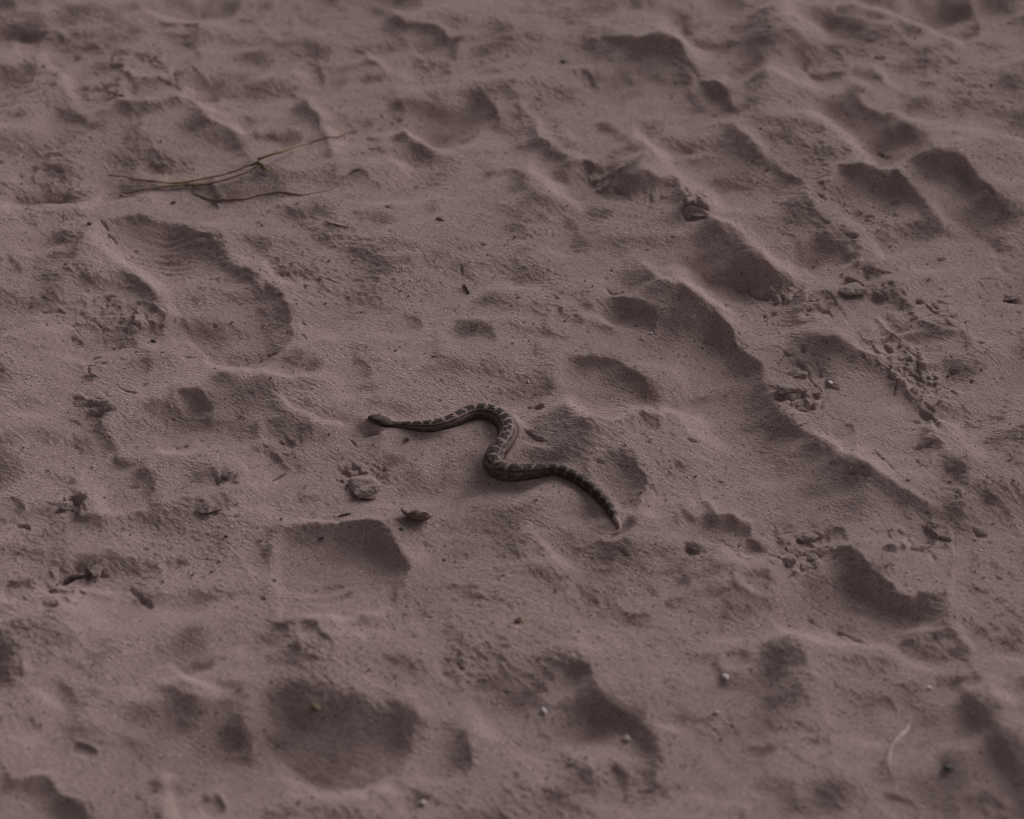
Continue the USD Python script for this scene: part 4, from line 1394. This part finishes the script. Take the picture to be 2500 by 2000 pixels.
for nm, m in (('stalk', stalk), ('blade', blade_a), ('blade', blade_b), ('crumpled_node', node)):
    at_origin([m], loc); obj(nm, m, STRAW, gp, smooth=True)
tag(g, 'dry brown grass stem with two long blades and a crumpled node', 'grass stem')

def simple(name, mesh, mat, label, category, loc, group=None, smooth=True):
    mesh.apply_translation(-np.asarray(loc))
    p = obj(name, mesh, mat, '/World', smooth)
    UsdGeom.Xformable(p).AddTranslateOp().Set(Gf.Vec3d(*map(float, loc)))
    return tag(p, label, category, group)

root = ground_line([(404, 406), (425, 414), (470, 420), (515, 419), (545, 411), (580, 405), (610, 407), (635, 411), (665, 407), (690, 402), (715, 384), (735, 365), (752, 357), (763, 357)],
                   [-.0006, .0006, .0010, .0006, .0001, .0004, .0006, .0003, -.0004, -.0002, .0004, .0008, .0006, -.0010], 110)
simple('dry_root', tube(root, np.linspace(.0013, .0010, 110), 7, 1, .10, 5), ROOT, 'thin wavy brown root lying below the dry grass stem', 'root', place(545, 411))

# pale curved grass blade at the lower right
pb = ground_line([(1916, 1524), (1903, 1542), (1888, 1557), (1878, 1572), (1873, 1590), (1871, 1612), (1874, 1632), (1880, 1647)], [.012, .012, .010, .008, .006, .005, .003, .001], 60)
wv = np.interp(np.linspace(0, 1, 60), [0, .12, .3, .45, .62, .8, 1], [.0006, .0018, .0023, .0010, .0012, .0021, .0006])
simple('grass_blade', tube(pb, wv, 8, 0.35, .05, 6), PALE_GRASS, 'pale curved dry grass blade at the lower right of the sand', 'grass blade', place(1875, 1590))

def twig(pix, rad, label, mat=TWIG, lift=.001, name='twig', cat='twig', seed=0, group=None):
    n = 24
    l = ground_line(pix, [lift] * len(pix), n)
    r = rad * (0.75 + 0.35 * np.sin(np.linspace(0, np.pi, n)))
    m = tube(l, r, 6, .8, .14, seed)
    simple(name, m, mat, label, cat, place(*pix[len(pix) // 2]), group)

def T(tile, u, v):
    ox, oy = TILES[tile]; return ox + SC * u, oy + SC * v

twig([T('B2', 590, 128), T('B2', 625, 152), T('B2', 690, 168), T('B2', 740, 180), T('B2', 790, 186)], .0009, 'thin dark twig on the smooth sand below the wavy root')
twig([T('C2', 690, 882), T('C2', 735, 866), T('C2', 800, 854)], .0010, 'short purplish twig just above the square footprint', seed=1)
twig([T('C2', 532, 1063), T('C2', 580, 1055)], .0011, 'tiny dark twig lying inside the square footprint', seed=2)
twig([T('B2', 1725, 655), T('B2', 1745, 680), T('B2', 1768, 730)], .0016, 'stubby dark twig above the arched footprint in the middle', seed=3)
twig([T('C1', 1600, 830), T('C1', 1680, 858), T('C1', 1760, 842), T('C1', 1820, 818)], .0010, 'thin bowed dark twig between the round prints at left', seed=4)
twig([T('C1', 470, 1448), T('C1', 560, 1398), T('C1', 650, 1377), T('C1', 740, 1372)], .0017, 'dark bent twig beside the knob of sand at lower left', seed=5)
twig([T('C2', 155, 584), T('C2', 200, 560), T('C2', 250, 532)], .0008, 'faint pale straw bit lying left of the broad sand clod', STRAW, seed=6)

def stone(px_, py_, w, hgt, mat, label, name='pebble', cat='pebble', seed=0, tall=0.6, sink=0.35, group=None, rot=0.0, rough_=0.22, freq=1.5):
    """an irregular pebble or clod; w, hgt: its width and depth on the measuring grid"""
    m = trimesh.creation.icosphere(4 if name == 'sand_clod' else 3, 1.0)
    v = m.vertices
    if name == 'sand_clod':                       # angular: a hull of scattered points, its corners a little worn
        pts = np.random.default_rng(seed + 400).standard_normal((15, 3)); pts /= np.linalg.norm(pts, axis=1, keepdims=True)
        hull = trimesh.convex.convex_hull(pts * np.random.default_rng(seed + 500).uniform(.85, 1.15, (15, 1)))
        nrm_, off_ = hull.face_normals, (hull.face_normals * hull.triangles[:, 0]).sum(1)
        dd = v @ nrm_.T
        reach = np.where(dd > 0.05, off_ / np.maximum(dd, 0.05), 9.0)
        v = v * (-np.log(np.exp(-14 * reach).sum(1)) / 14)[:, None]
    nn = meshkit.noise(v * freq + seed * 7.3, seed) - 0.5
    n2 = meshkit.noise(v * freq * 3 + seed * 3.1, seed + 50) - 0.5
    v = v * (1 + rough_ * 2 * nn + rough_ * 0.7 * n2 + (rough_ * .5 * (meshkit.noise(v * freq * 7, seed + 90) - .5) if name == 'sand_clod' else 0))[:, None]
    a, b = w / 2 * PX2M, hgt / 2 * PX2M / (0.6 + 0.2 * tall)
    zz = max(min(a, b) * tall, 0.0007)
    v = v * [a, b, zz]
    c, s = math.cos(rot), math.sin(rot)
    v = v @ np.array([[c, s, 0], [-s, c, 0], [0, 0, 1]])
    loc = place(px_, py_, zz * (1 - sink) * 0.4)
    m.vertices = v + loc + [0, 0, zz * (1 - sink) * 0.75]
    return simple(name, m, mat, label, cat, loc, group)

PEBBLES = [
 (366, 426, 11, 9, STONE_DARK, 'small black pebble just under the blades of the grass stem', .8),
 (189, 471, 12, 11, STONE_DARK, 'round dark pebble beside the slanting cracks at upper left', .7),
 (927, 461, 26, 11, STONE_BROWN, 'brown scrap of debris on the sand above the middle', .6),
 (324, 718, 13, 11, STONE_DARK, 'dark greenish pebble left of the large footprint', .7),
 (477, 1129, 9, 8, STONE_BROWN, 'dark brown pebble left of the square footprint', .8),
 (577, 1223, 11, 7, STONE_DARK, 'tiny black pebble at the left edge of the square footprint', .7),
 (846, 1114, 12, 9, STONE_DARK, 'small black pebble just below the curled brown husk', .7),
 (1093, 1307, 16, 15, STONE_BROWN, 'round brownish pebble on bare sand below the snake', .9),
 (664, 1490, 20, 17, STONE_BROWN, 'knobbly pebble at the upper edge of the large shaded hollow', .6),
 (891, 1692, 15, 12, STONE_PALE, 'pale pebble at the bottom edge below the large hollow', .8),
 (1320, 1557, 14, 14, STONE_PALE, 'pale round pebble in the print at lower centre', .9),
 (1508, 1502, 12, 12, STONE_PALE, 'pale small pebble right of the lower central print', .9),
 (858, 925, 11, 8, STONE_DARK, "little dark pebble in the hollow under the snake's neck", .7),
 (1996, 1617, 15, 16, STONE_DARK, 'dark blurred pebble at the lower right corner beside the pale blade', .7),
 (1847, 121, 18, 8, STONE_DARK, 'flat dark pebble on the slope at the upper right', .5),
 (1860, 328, 17, 9, STONE_DARK, 'slanted dark pebble at the tip of the upper right footprint', .6),
 (1187, 129, 18, 9, STONE_DARK, 'dark blurred pebble on the slope at the top centre', .5),
 (140, 556, 10, 8, STONE_DARK, 'small dark stone among the crumbled prints at left', .6)]
for n_, (a, b, w_, h_, mt, lb, tl_) in enumerate(PEBBLES):
    stone(a, b, w_ * .85, h_ * .85, mt, lb, seed=n_ + 1, tall=tl_, rot=n_ * 1.3, sink=.55)
FRAGS = [
 (1112, 803, 6, 12, 'tiny white shell fragment on the ripples above the snake'),
 (1371, 702, 12, 6, 'thin white curled shell fragment in the heel print at right'),
 (1748, 806, 13, 11, 'white bead-like shell fragment beside the cracked clods'),
 (1957, 1448, 13, 8, 'white shell fragment near the lower right valley'),
 (1146, 1497, 12, 18, 'pale bluish shell fragment at lower centre'),
 (1528, 1425, 13, 15, 'bluish grey shell fragment right of the lower centre'),
 (2064, 1159, 8, 6, 'tiny white shell fragment at the right edge below the forked print'),
 (460, 432, 6, 12, 'tiny white shell fragment under the wavy root'),
 (675, 1369, 8, 7, 'small white shell fragment below the square footprint')]
for n_, (a, b, w_, h_, lb) in enumerate(FRAGS):
    stone(a, b, w_ * .75, h_ * .75, SHELL, lb, name='shell_fragment', cat='shell fragment', seed=60 + n_, tall=.5, sink=.2, rot=.4)

CLODS = [
 (771, 1032, 74, 42, 'broad sand clod with an undercut brown front below the snake', .85, .34),
 (1797, 612, 58, 34, 'large rounded clod of sand on the right hand slope', .62, .35),
 (1652, 775, 34, 30, 'upper left slab of the cracked sand cluster at right', .5, .35),
 (1690, 790, 30, 22, 'middle slab of the cracked sand cluster at right', .5, .35),
 (1663, 822, 52, 30, 'largest slab of the cracked sand cluster at right', .5, .35),
 (1719, 826, 28, 17, 'small right hand lump of the cracked sand cluster', .6, .3),
 (1690, 866, 24, 16, 'lowest lump under the cracked sand cluster', .6, .3),
 (1452, 430, 26, 17, 'round sand clod on the crest of the upper right ridge', .6, .3),
 (1472, 452, 38, 16, 'longer sand clod below the one on the upper right crest', .6, .35),
 (482, 997, 30, 17, 'small sand clod ringed by a crack left of the broad clod', .6, .3),
 (203, 1203, 24, 19, 'knob of sand at the end of the dark bent twig', .8, .25),
 (141, 1066, 28, 19, 'crumbled sand clod at the left beside the small pit', .7, .3),
 (824, 434, 26, 11, 'little flat clod above the smooth sand near the root', .6, .25),
 (1664, 1180, 34, 20, 'lower left clod of the crumbled group at lower right', .6, .35),
 (1714, 1176, 30, 17, 'right hand clod of the crumbled group at lower right', .6, .35),
 (1703, 1133, 48, 17, 'long dark topped clod above the crumbled group at lower right', .6, .35),
 (1467, 1150, 36, 20, "rough clod of sand right of the snake's tail", .6, .35),
 (1962, 1105, 28, 20, 'angular clod on the slope at the lower right', .6, .35),
 (1940, 1155, 36, 18, 'crumbled clod just below the angular one at lower right', .6, .35),
 (2128, 628, 40, 18, 'broken clod at the right edge of the picture', .6, .35)]
for n_, (a, b, w_, h_, lb, tl_, sk) in enumerate(CLODS):
    stone(a, b, w_ * 1.22, h_ * 1.2, CRUST, lb, name='sand_clod', cat='sand clod', seed=100 + n_, tall=tl_ * .72, sink=sk + .08, rot=-0.3 + 0.2 * (n_ % 4), rough_=.19, freq=2.3)

# curled brown husk: a small boat-shaped shell with raised ends
hu, hv = np.meshgrid(np.linspace(-1, 1, 41), np.linspace(-1, 1, 17))
wid_ = (1 - np.abs(hu) ** 2.2) * 0.0095 + 0.0004
hxm = hu * 0.0165
hym = hv * wid_
hzm = 0.008 * hv ** 2 * (1 - hu ** 2) + 0.009 * np.abs(hu) ** 2.4 * np.where(hu < 0, 1.1, .6) + 0.0006 * np.sin(9 * hu + 3 * hv)
top = np.stack([hxm, hym, hzm], -1).reshape(-1, 3)
bot = top - [0, 0, 0.0009]
nn_ = hu.size; ih = np.arange(nn_).reshape(hu.shape)
qq = np.stack([ih[:-1, :-1], ih[:-1, 1:], ih[1:, 1:], ih[1:, :-1]], -1).reshape(-1, 4)
rim = np.r_[ih[0, :-1], ih[:-1, -1], ih[-1, :0:-1], ih[:0:-1, 0]]; rim2 = np.roll(rim, -1)
ff = np.vstack([qq, qq[:, ::-1] + nn_, np.stack([rim, rim + nn_, rim2 + nn_, rim2], 1)])
hm = trimesh.Trimesh(np.vstack([top, bot]), np.vstack([ff[:, [0, 1, 2]], ff[:, [0, 2, 3]]]), process=False)
hm.apply_transform(trimesh.transformations.rotation_matrix(-0.55, [1, 0, 0]))
hm.apply_transform(trimesh.transformations.rotation_matrix(-0.18, [0, 0, 1]))
hl = place(876, 1094, .002)
hm.apply_translation(hl + [0, 0, 0.0015])
simple('curled_husk', hm, HUSK, 'curled dark brown husk lying below the broad sand clod', 'husk', hl)

# loose crumbs of sand
NC = 6000
crng = np.random.default_rng(5)
cxp, cyp = crng.uniform(-30, W_PX + 30, NC * 3), crng.uniform(-30, H_PX + 30, NC * 3)
pos = []
vv = crng.uniform(-.64, .84, NC * 3); uu = crng.uniform(-.56, .56, NC * 3)
cx3, cy3 = uu * (1 + .29 * vv), vv
keep = crng.uniform(0, 1.6, NC * 3) < hz(cx3, cy3, rgh)
cx3, cy3 = cx3[keep][:NC], cy3[keep][:NC]
dsn, _ = tree.query(np.c_[cx3, cy3]); okc = dsn > 0.010
cx3, cy3 = cx3[okc], cy3[okc]
cz3 = hz(cx3, cy3)
pi = UsdGeom.PointInstancer.Define(stage, '/World/sand_crumbs')
protos = []
for kq in range(4):
    m = trimesh.creation.icosphere(1, 1.0)
    r_ = np.random.default_rng(70 + kq)
    m.vertices = m.vertices * (1 + .3 * r_.standard_normal((len(m.vertices), 1)).clip(-1, 1)) * r_.uniform(.7, 1.3, 3)
    pr = usdkit.mesh(stage, f'/World/sand_crumbs/crumb' + (f'_{kq:03d}' if kq else ''), m, CRUST, smooth=False)
    protos.append(pr.GetPath())
pi.CreatePrototypesRel().SetTargets(protos)
nC = len(cx3)
size = 0.00050 * np.exp(0.45 * crng.standard_normal(nC)).clip(.5, 3.6)
pi.CreateProtoIndicesAttr(Vt.IntArray.FromNumpy(crng.integers(0, 4, nC).astype(np.int32)))
pi.CreatePositionsAttr(Vt.Vec3fArray.FromNumpy(np.c_[cx3, cy3, cz3 + size * .2].astype(np.float32)))
pi.CreateScalesAttr(Vt.Vec3fArray.FromNumpy((size[:, None] * crng.uniform(.8, 1.2, (nC, 3))).astype(np.float32)))
th = crng.uniform(0, 2 * np.pi, nC)
pi.CreateOrientationsAttr(Vt.QuathArray([Gf.Quath(float(math.cos(t / 2)), 0, 0, float(math.sin(t / 2))) for t in th]))
tag(pi.GetPrim(), 'loose crumbs of dry sand scattered over the trampled ground', 'sand crumbs', None, 'stuff')
